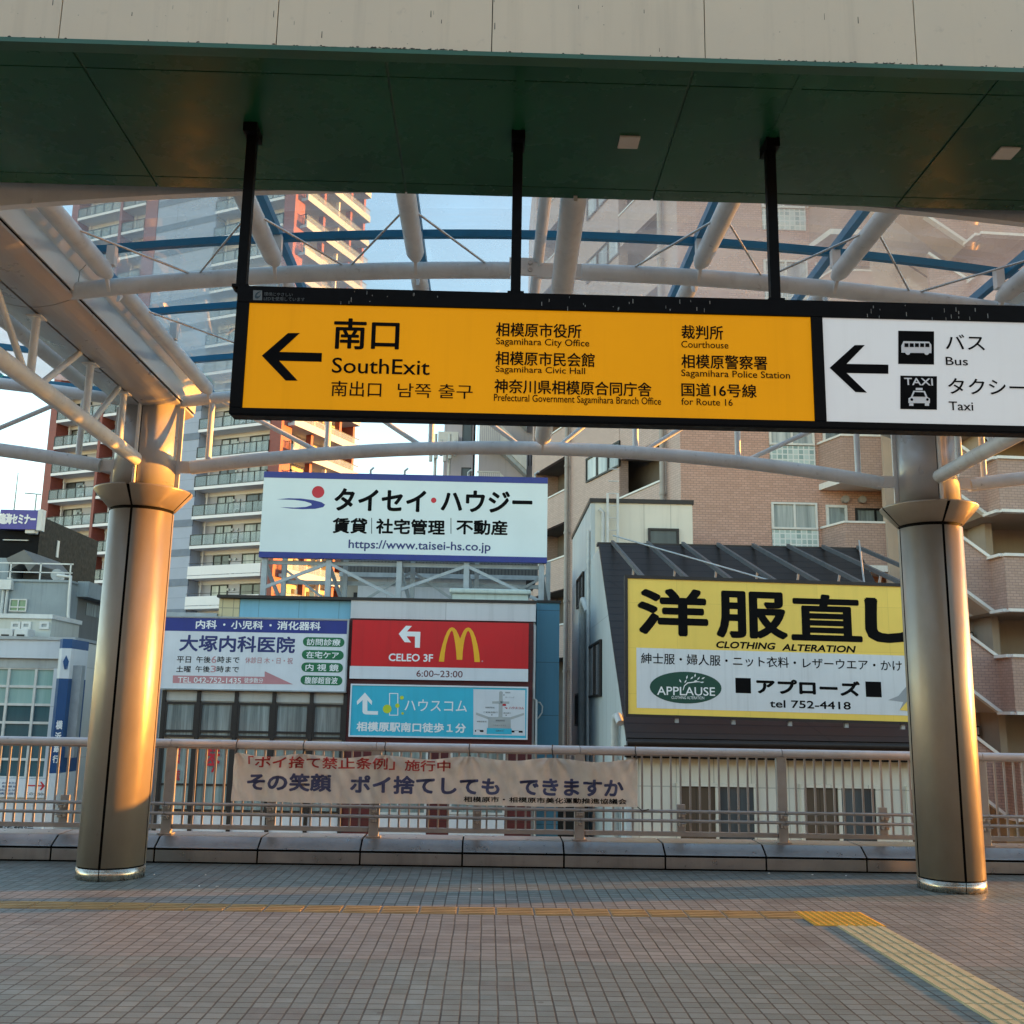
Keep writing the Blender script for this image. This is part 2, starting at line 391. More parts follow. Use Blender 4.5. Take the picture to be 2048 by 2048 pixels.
# ================================================================== THE SETTING: deck and street
STREET = -6.0
M['floor'] = floor_mat()
M['concrete'] = paint('concrete', (.26, .25, .235), .8, 0, .25, 1.2, streak=.3)
M['asphalt'] = paint('asphalt', (.05, .05, .052), .85, 0, .3, .6)
struct(obj('deck_floor', MB().box(-24, 24, -14, 10.86, -.45, 0), M['floor']))
struct(obj('deck_slab', MB().box(-24, 24, 10.862, 11.42, -.9, -.02), M['concrete']))
g = MB(); g.box(-900, 900, -300, 1500, STREET-.3, STREET); struct(obj('ground', g, M['asphalt']))

M['tact_guide'] = paint('tactile_guide', (.42, .27, .11), .55, 0, .22, 4, grime=.5)
M['tact_pale'] = paint('tactile_pale_yellow', (.48, .42, .245), .6, 0, .18, 5, grime=.45)
M['tact_dot'] = paint('tactile_warning_yellow', (.60, .33, .02), .5, 0, .2, 5, grime=.5)
mb = MB(); x = 2.50
while x > -14:                                   # guide tiles along the railing: bars run along X
    mb.box(x-.288, x, 8.37, 8.655, 0, .004)
    for k in range(4): mb.box(x-.280, x-.008, 8.395+k*.066, 8.430+k*.066, .004, .0095)
    x -= .3
struct(obj('tactile_guide_path', mb, M['tact_guide'], bevel=.0015))
mb = MB(); y = 8.10
while y > -3:                                    # pale guide tiles towards the camera: bars run along Y
    mb.box(2.665, 3.03, y-.297, y, 0, .004)
    for k in range(5): mb.box(2.675+k*.073, 2.675+k*.073+.046, y-.29, y-.007, .004, .010)
    y -= .3
struct(obj('tactile_guide_path', mb, M['tact_pale'], bevel=.0015))
mb = MB(); mb.box(2.508, 3.052, 8.115, 8.668, 0, .004)
for i in range(10):
    for j in range(10):
        mb.lathe(2.537+i*.054, 8.145+j*.0545, [(.0175, .004), (.014, .009), (0.0001, .0095)], 10)
struct(obj('tactile_warning_block', mb, M['tact_dot']))
# scraps of litter on the paving
mb = MB()
for (px, py) in ((308, 1750), (411, 1750), (398, 1773), (434, 1774), (959, 1779), (1625, 1750), (1692, 1752), (1538, 1747)):
    r = ray(px, py); p = CAM+r*(-CAMH/r.z); a = random.uniform(0, 3); s_ = random.uniform(.008, .014)
    mb.obox(Vector((p.x, p.y, .001)), Vector((math.cos(a), math.sin(a), 0)), Vector((-math.sin(a), math.cos(a), 0)), Vector((0, 0, 1)), -s_, s_, -s_*.6, s_*.6, 0, .006)
lit = obj('litter', mb, M['white_ink']); lit['kind'] = 'stuff'; tag(lit, 'white scraps of litter on the paving near the kerb', 'litter')

# ------------------------------------------------------------------ station building behind the photographer: shades the deck from the low sky there
M['station'] = panels('station_cladding', (.34, .32, .30), 1.2, 1.0, .01, .6, .5, .1)
sb = thing('station_building', 'long grey station front behind the photographer, out of the picture', 'building', (0, -9, 0))
obj('wall', MB().box(-40, 40, -16, -9, 0, 9.5), M['station'], sb)
for i in range(12): obj('window', MB().box(-33+i*6, -28.5+i*6, -9.03, -8.97, .6, 3.4), paint('station_glass', (.03, .035, .04), .1), sb)
# ------------------------------------------------------------------ parapet kerb, clad in metal
kb = thing('parapet_kerb', 'low metal clad kerb with a sloped top under the railing', 'kerb', (0, 10.8, 0))
base = MB(); base.prism([(-14, 10.806, 0), (-14, 10.806, .13), (-14, 10.95, .232), (-14, 11.34, .236), (-14, 11.34, 0)], (28, 0, 0))
obj('core', base, M['black'], kb, recalc=True)
joints = [-.215+1.027*i for i in range(-14, 15)]
for a, b in zip(joints, joints[1:]):
    e = .009
    obj('face_panel', MB().box(a+e, b-e, 10.797, 10.812, .014, .124), M['kerb'], kb, bevel=.003)
    mb = MB(); mb.prism([(a+e, 10.792, .147), (a+e, 10.80, .153), (a+e, 10.955, .243), (a+e, 11.35, .247), (a+e, 11.35, .235), (a+e, 10.96, .231), (a+e, 10.806, .140)], (b-a-2*e, 0, 0))
    obj('cap_panel', mb, M['kerb'], kb, recalc=True, bevel=.002)

# ------------------------------------------------------------------ railing sections
M['rubber'] = paint('joint_rubber', (.03, .03, .03), .8)
def railing_section(x0, label):
    L = 2.135; t = thing('railing_section', label, 'railing', (x0, 11.05, .245), 'railing sections along the deck edge')
    Y = 11.05
    obj('top_rail', MB().tube([(x0+.004, Y, 1.162), (x0+L-.004, Y, 1.162)], .041, 20), M['rail_top'], t)
    obj('post', MB().box(x0-.052, x0+.052, Y+.0, Y+.075, .247, 1.128), M['rail'], t, bevel=.006)
    obj('post_plate', MB().box(x0-.075, x0+.075, Y-.03, Y+.1, .247, .258), M['rail'], t)
    obj('bracket', MB().box(x0+L/2-.045, x0+L/2+.045, Y+.025, Y+.07, .33, .62), M['rail'], t, bevel=.005)
    obj('bottom_rail', MB().box(x0+.056, x0+L-.056, Y+.015, Y+.060, .298, .345), M['rail'], t, bevel=.004)
    obj('under_rail', MB().box(x0+.056, x0+L-.056, Y+.012, Y+.062, 1.108, 1.128), M['rail'], t)
    for z in (.557, .461):
        obj('guard_rail', MB().tube([(x0+.004, Y-.075, z), (x0+L-.004, Y-.075, z)], .0165, 12), M['rail'], t)
        for xx in (x0, x0+L/2):
            k = MB(); k.box(xx-.03, xx+.03, Y-.052, Y+.03, z-.062, z-.004); k.box(xx-.034, xx+.034, Y-.098, Y-.05, z-.03, z-.017)
            c = obj('rail_clamp', k, M['rail'], t, bevel=.008)
            obj('bolt', MB().tube([(xx+.004, Y-.052, z-.042), (xx+.004, Y-.064, z-.042)], .016, 10), M['bolt'], c)
    nb = 19; st = (L-.104)/(nb+1)
    bm_ = MB().box(-.0095, .0095, -.0095, .0095, .345, 1.108)
    me = None
    for i in range(nb):
        o = bpy.data.objects.new('baluster', me) if me else None
        if not o:
            me = bm_.mesh('baluster', Vector((0, 0, .245))); me.materials.append(M['rail']); o = bpy.data.objects.new('baluster', me)
        COL.objects.link(o); o.parent = t; o.location = (.052+st*(i+1), .0375, 0)
    return t
LBL = {-4: 'railing section at the far left edge of the deck', -3: 'railing section left of the left column, in front of the blue banded pylon',
       -2: 'railing section right behind the left column, below the clinic sign', -1: 'railing section behind the left half of the cloth banner',
       0: 'railing section behind the right half of the cloth banner', 1: 'railing section between banner and right column, before boarded windows',
       2: 'railing section behind the right column', 3: 'railing section right of the right column, before the stair tower'}
for i in range(-4, 4): railing_section(.99+2.135*(i-1)+.0, LBL[i])

# ------------------------------------------------------------------ cloth banner
def cloth_y(x, z):
    top = 1.078; t = max(0, min(1, (top-z)/.49)); ties = (-2.6, -1.90, -1.05, -.17, .70, 1.58)
    w = 0
    for k in range(5):
        a, b = ties[k], ties[k+1]
        if a <= x <= b: u = (x-a)/(b-a); w = math.sin(math.pi*u)
    f = .030*w*math.cos(2.2*t) + .010*math.sin(9*x+3*z)*t + .020*math.sin(17*x-6*z+2*math.sin(3*x))*(.3+.7*w)*(1-.7*t)
    f += .006*math.sin(41*x+22*z)
    tx = min(ties, key=lambda q: abs(q-x)); d = math.hypot(x-tx, z-1.085)+.02
    f += .032*math.sin(7*math.atan2(x-tx, 1.12-z))*math.exp(-d*3.2)*min(1, d*8)
    return -f*1.4
def sag(x):
    ties = (-2.6, -1.90, -1.05, -.17, .70, 1.58)
    for a, b in zip(ties, ties[1:]):
        if a <= x <= b: return .034*math.sin(math.pi*(x-a)/(b-a))**2
    return 0
def cloth_mat():
    m = N('banner_cloth'); P = m.pos()
    c = m.mixc(m.ramp(m.noise(P, 3, 6, .65), .3, .7), (.64, .58, .52), (.80, .74, .68))
    c = m.mixc(m.math('MULTIPLY', m.ramp(m.noise(P, 9, 6, .7), .6, .75), .25), c, (.3, .25, .2))
    m.l(c, m.p.inputs['Base Color']); m.p.inputs['Roughness'].default_value = .8
    tr = m.n('ShaderNodeBsdfTranslucent'); m.l(c, tr.inputs[0]); mx = m.n('ShaderNodeMixShader'); mx.inputs[0].default_value = .45
    m.l(m.p.outputs[0], mx.inputs[1]); m.l(tr.outputs[0], mx.inputs[2]); m.l(mx.outputs[0], m.out.inputs['Surface'])
    m.bump(m.noise(P, 26, 5, .6), .5, .01); return m.m
M['cloth'] = cloth_mat(); M['banner_red'] = paint('banner_red', (.42, .030, .028), .7); M['banner_blue'] = paint('banner_blue', (.070, .085, .20), .7)
BY = 10.955
bn = thing('cloth_banner', 'wrinkled off-white cloth banner tied to the railing with red and blue lettering', 'banner', (-.5, BY, .59))
mb = MB(); nx, nz = 180, 26; vs = []; fs = []
for j in range(nz+1):
    for i in range(nx+1):
        x = -2.605+4.19*i/nx; t = j/nz; z = 1.078-.488*t - sag(x)*(1-t) - .006*math.sin(3*x)*t
        vs.append((x, BY+cloth_y(x, z), z))
for j in range(nz):
    for i in range(nx):
        a = j*(nx+1)+i; fs.append((a, a+nx+1, a+nx+2, a+1))
mb.add(vs, fs, True); obj('cloth', mb, M['cloth'], bn)
for tx in (-2.595, -1.90, -1.05, -.17, .70, 1.575):
    m_ = MB(); m_.tube([(tx, BY+.0, 1.068), (tx+.004, BY+.02, 1.10), (tx-.006, 11.004, 1.16), (tx, 11.03, 1.207), (tx+.004, 11.075, 1.204), (tx+.006, 11.098, 1.16), (tx, 11.05, 1.112), (tx+.01, BY+.02, 1.08)], .0055, 6)
    obj('tie', m_, M['rubber'], bn)
m_ = MB(); m_.tube([(1.58, BY, .6), (1.63, 10.95, .56), (1.70, 10.96, .575)], .005, 6); obj('tie', m_, M['rubber'], bn)
CB = crop(300, 1420, .5176)
bk = dict(fn=cloth_y, dy=.006, step=.0006)
T(bn, CB, '「ポイ捨て禁止条例」', 385, 176, 948, 222, BY, M['banner_red'], bold=.022, **bk); T(bn, CB, '施行中', 986, 192, 1162, 235, BY, M['banner_red'], bold=.022, **bk)
T(bn, CB, 'その笑顔', 378, 241, 705, 312, BY, M['banner_blue'], bold=.042, **bk)
T(bn, CB, 'ポイ捨てしても', 775, 250, 1352, 322, BY, M['banner_blue'], bold=.042, **bk)
T(bn, CB, 'できますか', 1428, 262, 1830, 330, BY, M['banner_blue'], bold=.042, **bk)
T(bn, CB, '相模原市・', 1212, 333, 1372, 355, BY, M['ink'], bold=.03, **bk); T(bn, CB, '相模原市美化運動推進協議会', 1388, 336, 1842, 358, BY, M['ink'], bold=.03, **bk)

# ------------------------------------------------------------------ columns
def column(x, y, label):
    t = thing('column', label, 'column', (x, y, 0), 'round metal columns carrying the canopy')
    n = 20; g_ = .011
    def quarters(prof, name, m, gap=g_):
        for q in range(4):
            r0 = prof[0][0]; e = gap/r0
            mb = MB(); mb.lathe(x, y, prof, n, math.pi/2*q+e, math.pi/2*(q+1)-e); obj(name, mb, m, t)
    obj('core', MB().lathe(x, y, [(.288, .0), (.288, 3.40), (.294, 3.44)], 40), M['black'], t)
    quarters([(.288, 0), (.302, 0), (.302, .098), (.288, .098)], 'skirt', M['steel_skirt'], .004)
    quarters([(.290, .112), (.300, .112), (.300, 3.385), (.290, 3.385)], 'shaft_panel', M['column'])
    quarters([(.296, 3.415), (.308, 3.418), (.458, 3.585), (.460, 3.600), (.445, 3.600), (.31, 3.50)], 'capital', M['column'], .009)
    obj('capital_lining', MB().lathe(x, y, [(.298, 3.43), (.443, 3.588), (.27, 3.589)], 40), M['black'], t)
    obj('upper_core', MB().lathe(x, y, [(.278, 3.5), (.278, 4.52)], 40), M['black'], t)
    quarters([(.280, 3.5), (.298, 3.5), (.298, 4.49), (.280, 4.49)], 'upper_panel', M['beam'], .020)
    for q in range(4):                                # bolted flange plates that take the chords
        a = math.pi/2*q; d = Vector((math.cos(a), math.sin(a), 0)); s_ = Vector((-d.y, d.x, 0))
        f = obj('flange_plate', MB().obox(Vector((x, y, 0)), d, s_, Vector((0, 0, 1)), .290, .335, -.012, .012, 3.62, 4.46), M['white_steel'], t)
        if q in (0, 2): obj('gusset', MB().obox(Vector((x, y, 0)), d, s_, Vector((0, 0, 1)), .31, .50, -.010, .010, 3.80, 3.92), M['white_steel'], t)
    return t
XL, XR, CY = -3.415, 4.35, 9.93
column(XL, CY, 'left round metal column, below the box beam and left of the clinic sign')
c2 = dup([o for o in COL.objects if o.name == 'column'][0], (XR-XL, -.04, 0), 'right round metal column, in front of the yellow clothing sign')

# ------------------------------------------------------------------ glass canopy
XC = (XL+XR)/2; BAY = XR-XL
cp = thing('glass_canopy', 'vaulted glass canopy of cream tubes and blue glazing bars above the columns', 'canopy', (XC, 8, 4.5))
az = lambda x, c=XC: 4.79-.0200*(x-c)**2          # upper arch
lz = lambda x, c=XC: 4.135-.0235*(x-c)**2         # lower chord
gz = lambda x, c=XC: 5.02-.0185*(x-c)**2          # glass
TX = [-3.295, -2.09, -1.06, 0.03, 1.04, 2.055, 3.28]
def arch(c, Y, zf, r, xa, xb, name, n=28):
    return obj(name, MB().tube([(c+xa+(xb-xa)*i/n, Y, zf(c+xa+(xb-xa)*i/n, c)) for i in range(n+1)], r, 16), M['tube'], cp)
def cone_tube(p, q, r, name='purlin_tube'):
    p = Vector(p); q = Vector(q); d = (q-p).normalized()
    o = obj(name, MB().tube([p, p+d*.10, q-d*.10, q], [r*.62, r, r, r*.62], 16), M['tube'], cp)
    mb = MB()
    for e, s_ in ((p, -1), (q, 1)):                  # pointed lug below each end
        k = e+d*s_*.01
        mb.prism([k+Vector((-.011, 0, -r*.2)), k+Vector((-.011, 0, 0))-d*s_*.09, k+Vector((-.011, 0, -.115))+d*s_*.035], (.022, 0, 0))
    obj('end_lug', mb, M['white_steel'], o, recalc=True); return o
def bay(c):
    YA, YB, YN = 7.18, 9.93, 5.93
    for Y in (YA,):
        a1 = arch(c, Y, az, .063, -3.62, -.36, 'arch_tube'); a2 = arch(c, Y, az, .063, .17, 3.62, 'arch_tube')
        pl = MB().box(c-.37, c-.16, Y-.075, Y-.055, az(c, c)-.068, az(c, c)+.068); o = obj('splice_plate', pl, M['white_steel'], cp)
        b = MB()
        for zz in (-.028, .028): b.tube([(c-.215, Y-.074, az(c, c)+zz), (c-.215, Y-.088, az(c, c)+zz)], .017, 8)
        obj('bolt', b, M['bolt'], o)
        obj('splice_core', MB().box(c-.18, c+.2, Y-.02, Y+.02, az(c, c)-.055, az(c, c)+.055), M['white_steel'], cp)
    arch(c, YB, az, .058, -3.64, 3.64, 'arch_tube')
    ch = arch(c, YB, lz, .068, -3.44, 3.44, 'bottom_chord')
    vx = [-3.28, -2.11, -1.08, .97, 2.0, 3.21]
    for x in vx:
        obj('truss_post', MB().tube([(c+x, YB, lz(c+x, c)), (c+x, YB, az(c+x, c))], .030, 10), M['tube'], cp)
    for a, b in ((-2.11, -3.28), (-1.08, -2.11), (-.1, -1.08), (.1, .97), (.97, 2.0), (2.0, 3.21)):
        s_ = .09 if b > a else -.09
        obj('truss_diagonal', MB().tube([(c+a+s_, YB, lz(c+a, c)+.02), (c+b-s_, YB, az(c+b, c)-.02)], .024, 8), M['tube'], cp)
    cone_tube((c+.03, YB-.12, lz(c, c)+.05), (c-.0, 5.70, 4.665), .082, 'middle_chord')
    obj('purlin_tube', MB().tube([(c-.155, 5.9, 4.86), (c-.155, YB, 4.86)], .042, 12), M['tube'], cp)
    for x in TX:
        if abs(x) < .1: continue
        z = az(c+x, c)+.05
        cone_tube((c+x, YN-.1, z), (c+x, YA-.11, z), .066); cone_tube((c+x, YA+.16, z), (c+x, YB-.1, z), .066)
        for Y in (YA-.2, YA+1.3):
            obj('standoff', MB().box(c+x*.985-.03, c+x*.985+.03, Y-.03, Y+.03, z+.03, gz(c+x, c)-.02), M['white_steel'], cp)
    for xa, xb in zip(TX, TX[1:]):                   # V of thin tie rods in every field
        for ya, ym in ((YN+.35, YA+.02), (YA+.5, YA+1.5)):
            xm = (xa+xb)/2
            for xx in (xa, xb):
                if abs(xx) < .1: continue
                obj('tie_rod', MB().tube([(c+xx, ya, az(c+xx, c)+.05), (c+xm, ym, az(c+xm, c)+.04)], .0085, 6), M['bolt'], cp)
    gx = [-3.72, -3.46, -2.065, -1.04, .02, 1.02, 2.035, 3.33, 3.72]
    gy = [5.83, 7.06, 8.25, 9.46, 10.6]
    n = 26
    for Y in gy[1:]:
        for x0, x1 in zip(gx, gx[1:]):
            mb = MB(); k = 5
            for i in range(k):
                xa = c+x0+(x1-x0)*i/k; xb = c+x0+(x1-x0)*(i+1)/k
                mb.bar((xa, Y, gz(xa, c)), (xb, Y, gz(xb, c)), .045, .055)
            obj('glazing_bar', mb, M['blue_bar'], cp)
    for x in gx[1:-1]:
        if abs(x) < .1: continue
        obj('glazing_bar', MB().box(c+x-.026, c+x+.026, gy[0], gy[-1], gz(c+x, c)-.028, gz(c+x, c)+.038), M['blue_bar'], cp)
    for Y0, Y1 in zip(gy, gy[1:]):
        for x0, x1 in zip(gx, gx[1:]):
            mb = MB(); k = 4; vs = []; fs = []
            for i in range(k+1):
                x = c+x0+(x1-x0)*i/k
                vs += [(x, Y0, gz(x, c)+.055), (x, Y1, gz(x, c)+.055)]
            fs = [(2*i, 2*i+2, 2*i+3, 2*i+1) for i in range(k)]
            obj('glass_pane', MB().add(vs, fs), M['glass'], cp)
for c in (XC-BAY, XC, XC+BAY): bay(c)
# box beams over the column lines, with a rounded underside and a truss chord below
def beam(x):
    w = .315; prof = [(-w, 4.50)]; k = 14
    for i in range(k+1):
        u = -1+2*i/k; prof.append((u*w, 4.400+.080*abs(u)**2.0))
    up = [(-w, 4.49), (-w, 4.83), (w, 4.83), (w, 4.49)]
    for Y0, Y1 in ((5.88, 7.172), (7.184, 9.62), (9.62, 10.3)):
        b = MB(); pts = [(x+a, Y0, z) for a, z in prof[1:]]+[(x+w, Y0, 4.492), (x-w, Y0, 4.492)]
        half = k//2+1
        L = [(x+a, Y0, z) for a, z in prof[1:1+half]]; L[-1] = (x-.010, Y0, 4.400)
        Rr = [(x+a, Y0, z) for a, z in prof[half:]]; Rr[0] = (x+.010, Y0, 4.400)
        obj('soffit_panel', MB().prism(L+[(x-.010, Y0, 4.50), (x-w, Y0, 4.50)], (0, Y1-Y0, 0)), M['beam'], cp, recalc=True)
        obj('soffit_panel', MB().prism(Rr+[(x+w, Y0, 4.50), (x+.010, Y0, 4.50)], (0, Y1-Y0, 0)), M['beam'], cp, recalc=True)
        for s_ in (-1, 1):
            obj('side_panel', MB().prism([(x+s_*w, Y0, 4.515), (x+s_*(w+.012), Y0, 4.515), (x+s_*(w+.02), Y0, 4.69), (x+s_*(w+.10), Y0, 4.80), (x+s_*w, Y0, 4.80)], (0, Y1-Y0, 0)), M['beam_side'], cp, recalc=True)
    obj('beam_core', MB().box(x-w+.01, x+w-.01, 5.87, 10.3, 4.505, 4.79), M['black'], cp)
    obj('groove', MB().box(x-.0099, x+.0099, 5.87, 10.3, 4.42, 4.50), M['black'], cp)
    obj('long_chord', MB().tube([(x, 9.60, 3.86), (x, 9.0, 3.872), (x, 5.9, 3.885), (x, 2.5, 3.87)], .068, 16), M['tube'], cp)
    obj('chord_gusset', MB().box(x-.010, x+.010, 9.585, 9.72, 3.79, 3.93), M['white_steel'], cp)
    for Y in (6.25, 7.30, 8.36, 9.17):
        p = obj('truss_post', MB().tube([(x, Y, 3.87), (x, Y, 4.385)], .031, 10), M['tube'], cp)
        obj('foot_plate', MB().box(x-.055, x+.055, Y-.055, Y+.055, 4.36, 4.372), M['white_steel'], p)
    for a, b in ((7.22, 6.6), (7.47, 8.11), (8.50, 9.03), (6.15, 5.95)):
        obj('truss_diagonal', MB().tube([(x, a, 3.90), (x, b, 4.38)], .026, 8), M['tube'], cp)
for x in (XL-BAY, XL, XR, XR+BAY): beam(x)

# ------------------------------------------------------------------ green soffit beam with cream fascia
sf = thing('soffit_bridge', 'green panelled soffit with a cream fascia spanning overhead across the deck', 'soffit', (0, 5, 4.6))
obj('deck_core', MB().box(-16, 16, 4.40, 5.70, 4.63, 6.5), M['black'], sf)
fx = [-2.08+1.018*i for i in range(-12, 14)]; fx = [x for x in fx]
for a, b in zip(fx, fx[1:]):
    obj('fascia_panel', MB().box(a+.0022, b-.0022, 4.352, 4.372, 4.612, 6.4), M['cream'], sf, bevel=.002)
obj('edge_trim', MB().box(-14.5, 14.5, 4.340, 4.408, 4.586, 4.609), M['green_edge'], sf)
fl = MB(); rnd = random.Random(11)
for i in range(150):
    x = rnd.choice((rnd.uniform(-3, 4), rnd.gauss(-.45, .25), rnd.gauss(1.9, .4))); w_ = rnd.uniform(.002, .018); h_ = rnd.uniform(.001, .005); z_ = 4.609+rnd.uniform(-.002, .004)
    fl.prism([(x, 4.3385, z_), (x+w_, 4.3385, z_+rnd.uniform(-.002, .002)), (x+w_*.7, 4.3385, z_+h_), (x+w_*.2, 4.3385, z_+h_*.7)], (0, .004, 0))
for i in range(40):                                     # specks and scratches on the cream panels
    x = rnd.uniform(-2.3, 2.6); z_ = rnd.uniform(4.63, 4.9); w_ = rnd.uniform(.0012, .005); h_ = rnd.choice((.002, .004, .02, .035))
    fl.prism([(x, 4.3515, z_), (x+w_, 4.3515, z_), (x+w_*.8, 4.3515, z_+h_), (x+w_*.1, 4.3515, z_+h_)], (0, .003, 0))
obj('peeling_paint', fl, paint('dark_flakes', (.045, .04, .03), .8), sf, recalc=True)
gx = [-2.035+1.4835*i for i in range(-8, 10)]
for a, b in zip(gx, gx[1:]):
    for y0, y1 in ((4.412, 4.543), (4.550, 5.578), (5.585, 5.705)):
        obj('soffit_panel', MB().box(a+.006, b-.006, y0, y1, 4.598, 4.612), M['green_soffit'], sf, bevel=.002)
    obj('joint_strip', MB().box(b-.012, b+.012, 4.41, 5.70, 4.606, 4.617), M['green_edge'], sf)
obj('joint_strip', MB().box(-14, 14, 4.54, 5.59, 4.6135, 4.619), M['green_edge'], sf)
for x in (.10, 1.47):
    obj('seam_strip', MB().box(x-.022, x+.022, 4.412, 4.99, 4.594, 4.597), M['green_soffit'], sf)
for x in (.705, 2.773):
    p = MB().box(x-.055, x+.055, 5.0, 5.115, 4.585, 4.597); obj('ceiling_plate', p, M['lightplate'], sf, bevel=.003)
# arched white end panel between soffit and glass
for c in (XC-BAY, XC, XC+BAY):
    mb = MB(); n = 40; lo = [(c-BAY/2+BAY*i/n, 5.80, 4.705-.0173*(BAY*(i/n-.5))**2) for i in range(n+1)]
    mb.prism(lo+[(c+BAY/2, 5.80, 5.4), (c-BAY/2, 5.80, 5.4)], (0, .055, 0))
    obj('end_panel', mb, M['white_steel'], sf, recalc=True)

# ------------------------------------------------------------------ hanging direction sign
SY = 5.0
ds = thing('direction_sign', 'black hanging station sign with a yellow exit panel and a white bus and taxi panel', 'sign', (1.5, SY, 3.0))
X0, X1, Z0, Z1 = -1.328, 4.62, 2.992, 3.678
mb = MB(); mb.box(X0, X1, SY+.012, SY+.085, Z0, Z1); obj('housing', mb, M['sign_black'], ds, bevel=.012)
mb = MB(); mb.box(X0, X1, SY-.012, SY+.0135, 3.588, Z1); mb.box(X0, X1, SY-.012, SY+.0135, Z0, 3.026)
mb.box(X0, -1.264, SY-.012, SY+.0135, 3.026, 3.588); mb.box(1.640, 1.700, SY-.012, SY+.0135, 3.026, 3.588); mb.box(4.55, X1, SY-.012, SY+.0135, 3.026, 3.588)
obj('face_frame', mb, M['sign_black'], ds, bevel=.003)
obj('bottom_lip', MB().box(X0+.01, X1-.01, SY-.016, SY+.07, Z0-.008, Z0-.001), M['sign_black'], ds, bevel=.004)
obj('yellow_panel', MB().box(-1.264, 1.640, SY+.0, SY+.0118, 3.026, 3.588), M['yellow_lit'], ds)
obj('white_panel', MB().box(1.700, 4.55, SY+.0, SY+.0118, 3.026, 3.588), M['white_lit'], ds)
for x in (-1.322, .104, 1.470, 3.3, 4.4):
    r = obj('hanger_rod', MB().box(x-.026, x+.026, SY+.02, SY+.072, Z1-.02, 4.598), M['sign_black'], ds, bevel=.004)
    obj('mount_plate', MB().box(x-.036, x+.036, SY-.025, SY+.115, 4.545, 4.5975), M['sign_black'], r)
    obj('collar', MB().box(x-.043, x+.043, SY+.005, SY+.082, Z1-.001, Z1+.018), M['sign_black'], r, bevel=.003)
mb = MB(); rnd = random.Random(3)
for i in range(46):                                     # pale lime drips on the black top band
    x = rnd.choice((-.75, -.45, -.2, .35, .7, 1.0, 1.9, 2.05, 2.3, 2.45))+rnd.uniform(-.12, .12); z = rnd.uniform(3.60, 3.665); h = rnd.uniform(.004, .026)
    mb.box(x, x+rnd.uniform(.0015, .004), SY-.0135, SY-.0125, z-h, z)
obj('drip_marks', mb, M['drip'], ds)
c2_, c3_, k9 = crop(440, 360, .3623), crop(1040, 360, .5217), crop(0, 0, 2048/1932)
INK = M['ink']
shape(ds, c2_, [(231, 970), (376, 845), (441, 845), (328, 949), (563, 955), (561, 1004), (327, 998), (429, 1108), (362, 1107)], SY, INK, 'arrow')
T(ds, c2_, '南口', 632, 762, 994, 934, SY, INK, bold=.022, n=8)
T(ds, c2_, 'SouthExit', 621, 980, 1160, 1066, SY, INK, bold=.012)
T(ds, c2_, '南出口', 617, 1108, 893, 1194, SY, INK, bold=.008)
T(ds, c2_, '남쪽 출구', 983, 1121, 1396, 1200, SY, INK, bold=.004)
for s_, a, b, y0, y1, bo in (('相模原市役所', 936, 1097, 608, 635, .02), ('Sagamihara City Office', 936, 1112, 637, 654, .012), ('相模原市民会館', 935, 1122, 662, 689, .02),
        ('Sagamihara Civic Hall', 935, 1104, 690, 706, .012), ('神奈川県相模原合同庁舎', 933, 1229, 715, 742, .02), ('Prefectural Government Sagamihara Branch Office', 932, 1247, 743, 761, .010),
        ('裁判所', 1285, 1364, 613, 640, .02), ('Courthouse', 1285, 1374, 643, 656, .012), ('相模原警察署', 1285, 1447, 668, 695, .02),
        ('Sagamihara Police Station', 1285, 1490, 697, 714, .012), ('国道16号線', 1285, 1427, 722, 748, .02), ('for Route 16', 1285, 1382, 751, 764, .012)):
    T(ds, k9, s_, a, y0, b, y1, SY, INK, bold=bo)
shape(ds, c3_, [(1187, 720), (1283, 633), (1322, 633), (1252, 705), (1412, 708), (1412, 743), (1252, 740), (1330, 815), (1286, 813)], SY, INK, 'arrow')
def sq(c, x0, y0, x1, y1): return [(x0, y0), (x1, y0+.019*(x1-x0)), (x1, y1+.019*(x1-x0)), (x0, y1)]
bus = shape(ds, c3_, sq(c3_, 1450, 578, 1587, 705), SY, INK, 'bus_pictogram')
bm2 = shape(bus, c3_, [(1470, 618), (1568, 620), (1577, 632), (1577, 664), (1462, 662), (1462, 634)], SY, M['white_ink'], 'bus_shape', dy=.0042)
for i in range(5): shape(bus, c3_, [(1474+i*20, 626), (1489+i*20, 626.4), (1489+i*20, 640.4), (1474+i*20, 640)], SY, INK, 'bus_window', dy=.006)
for xx in (1484, 1556): disc(bus, c3_, xx, 663, 9.5, 9.5, SY, M['white_ink'], 'bus_wheel', dy=.0075); 
tx = shape(ds, c3_, sq(c3_, 1458, 750, 1598, 878), SY, INK, 'taxi_pictogram')
T(tx, c3_, 'TAXI', 1470, 759, 1580, 787, SY, M['white_ink'], bold=.03, dy=.0045)
shape(tx, c3_, [(1508, 808), (1552, 809), (1562, 833), (1571, 838), (1571, 856), (1489, 855), (1489, 837), (1498, 832)], SY, M['white_ink'], 'taxi_shape', dy=.0042)
shape(tx, c3_, [(1517, 797), (1543, 797.5), (1543, 806), (1517, 805.5)], SY, M['white_ink'], 'taxi_lamp', dy=.0042)
shape(tx, c3_, [(1513, 813), (1547, 814), (1554, 831), (1506, 830)], SY, INK, 'taxi_windscreen', dy=.006)
for xx in (1500, 1560): disc(tx, c3_, xx, 843, 5, 5, SY, INK, 'taxi_headlamp', dy=.006); shape(tx, c3_, [(xx-8, 856), (xx+8, 856), (xx+8, 866), (xx-8, 866)], SY, M['white_ink'], 'taxi_wheel', dy=.0042)
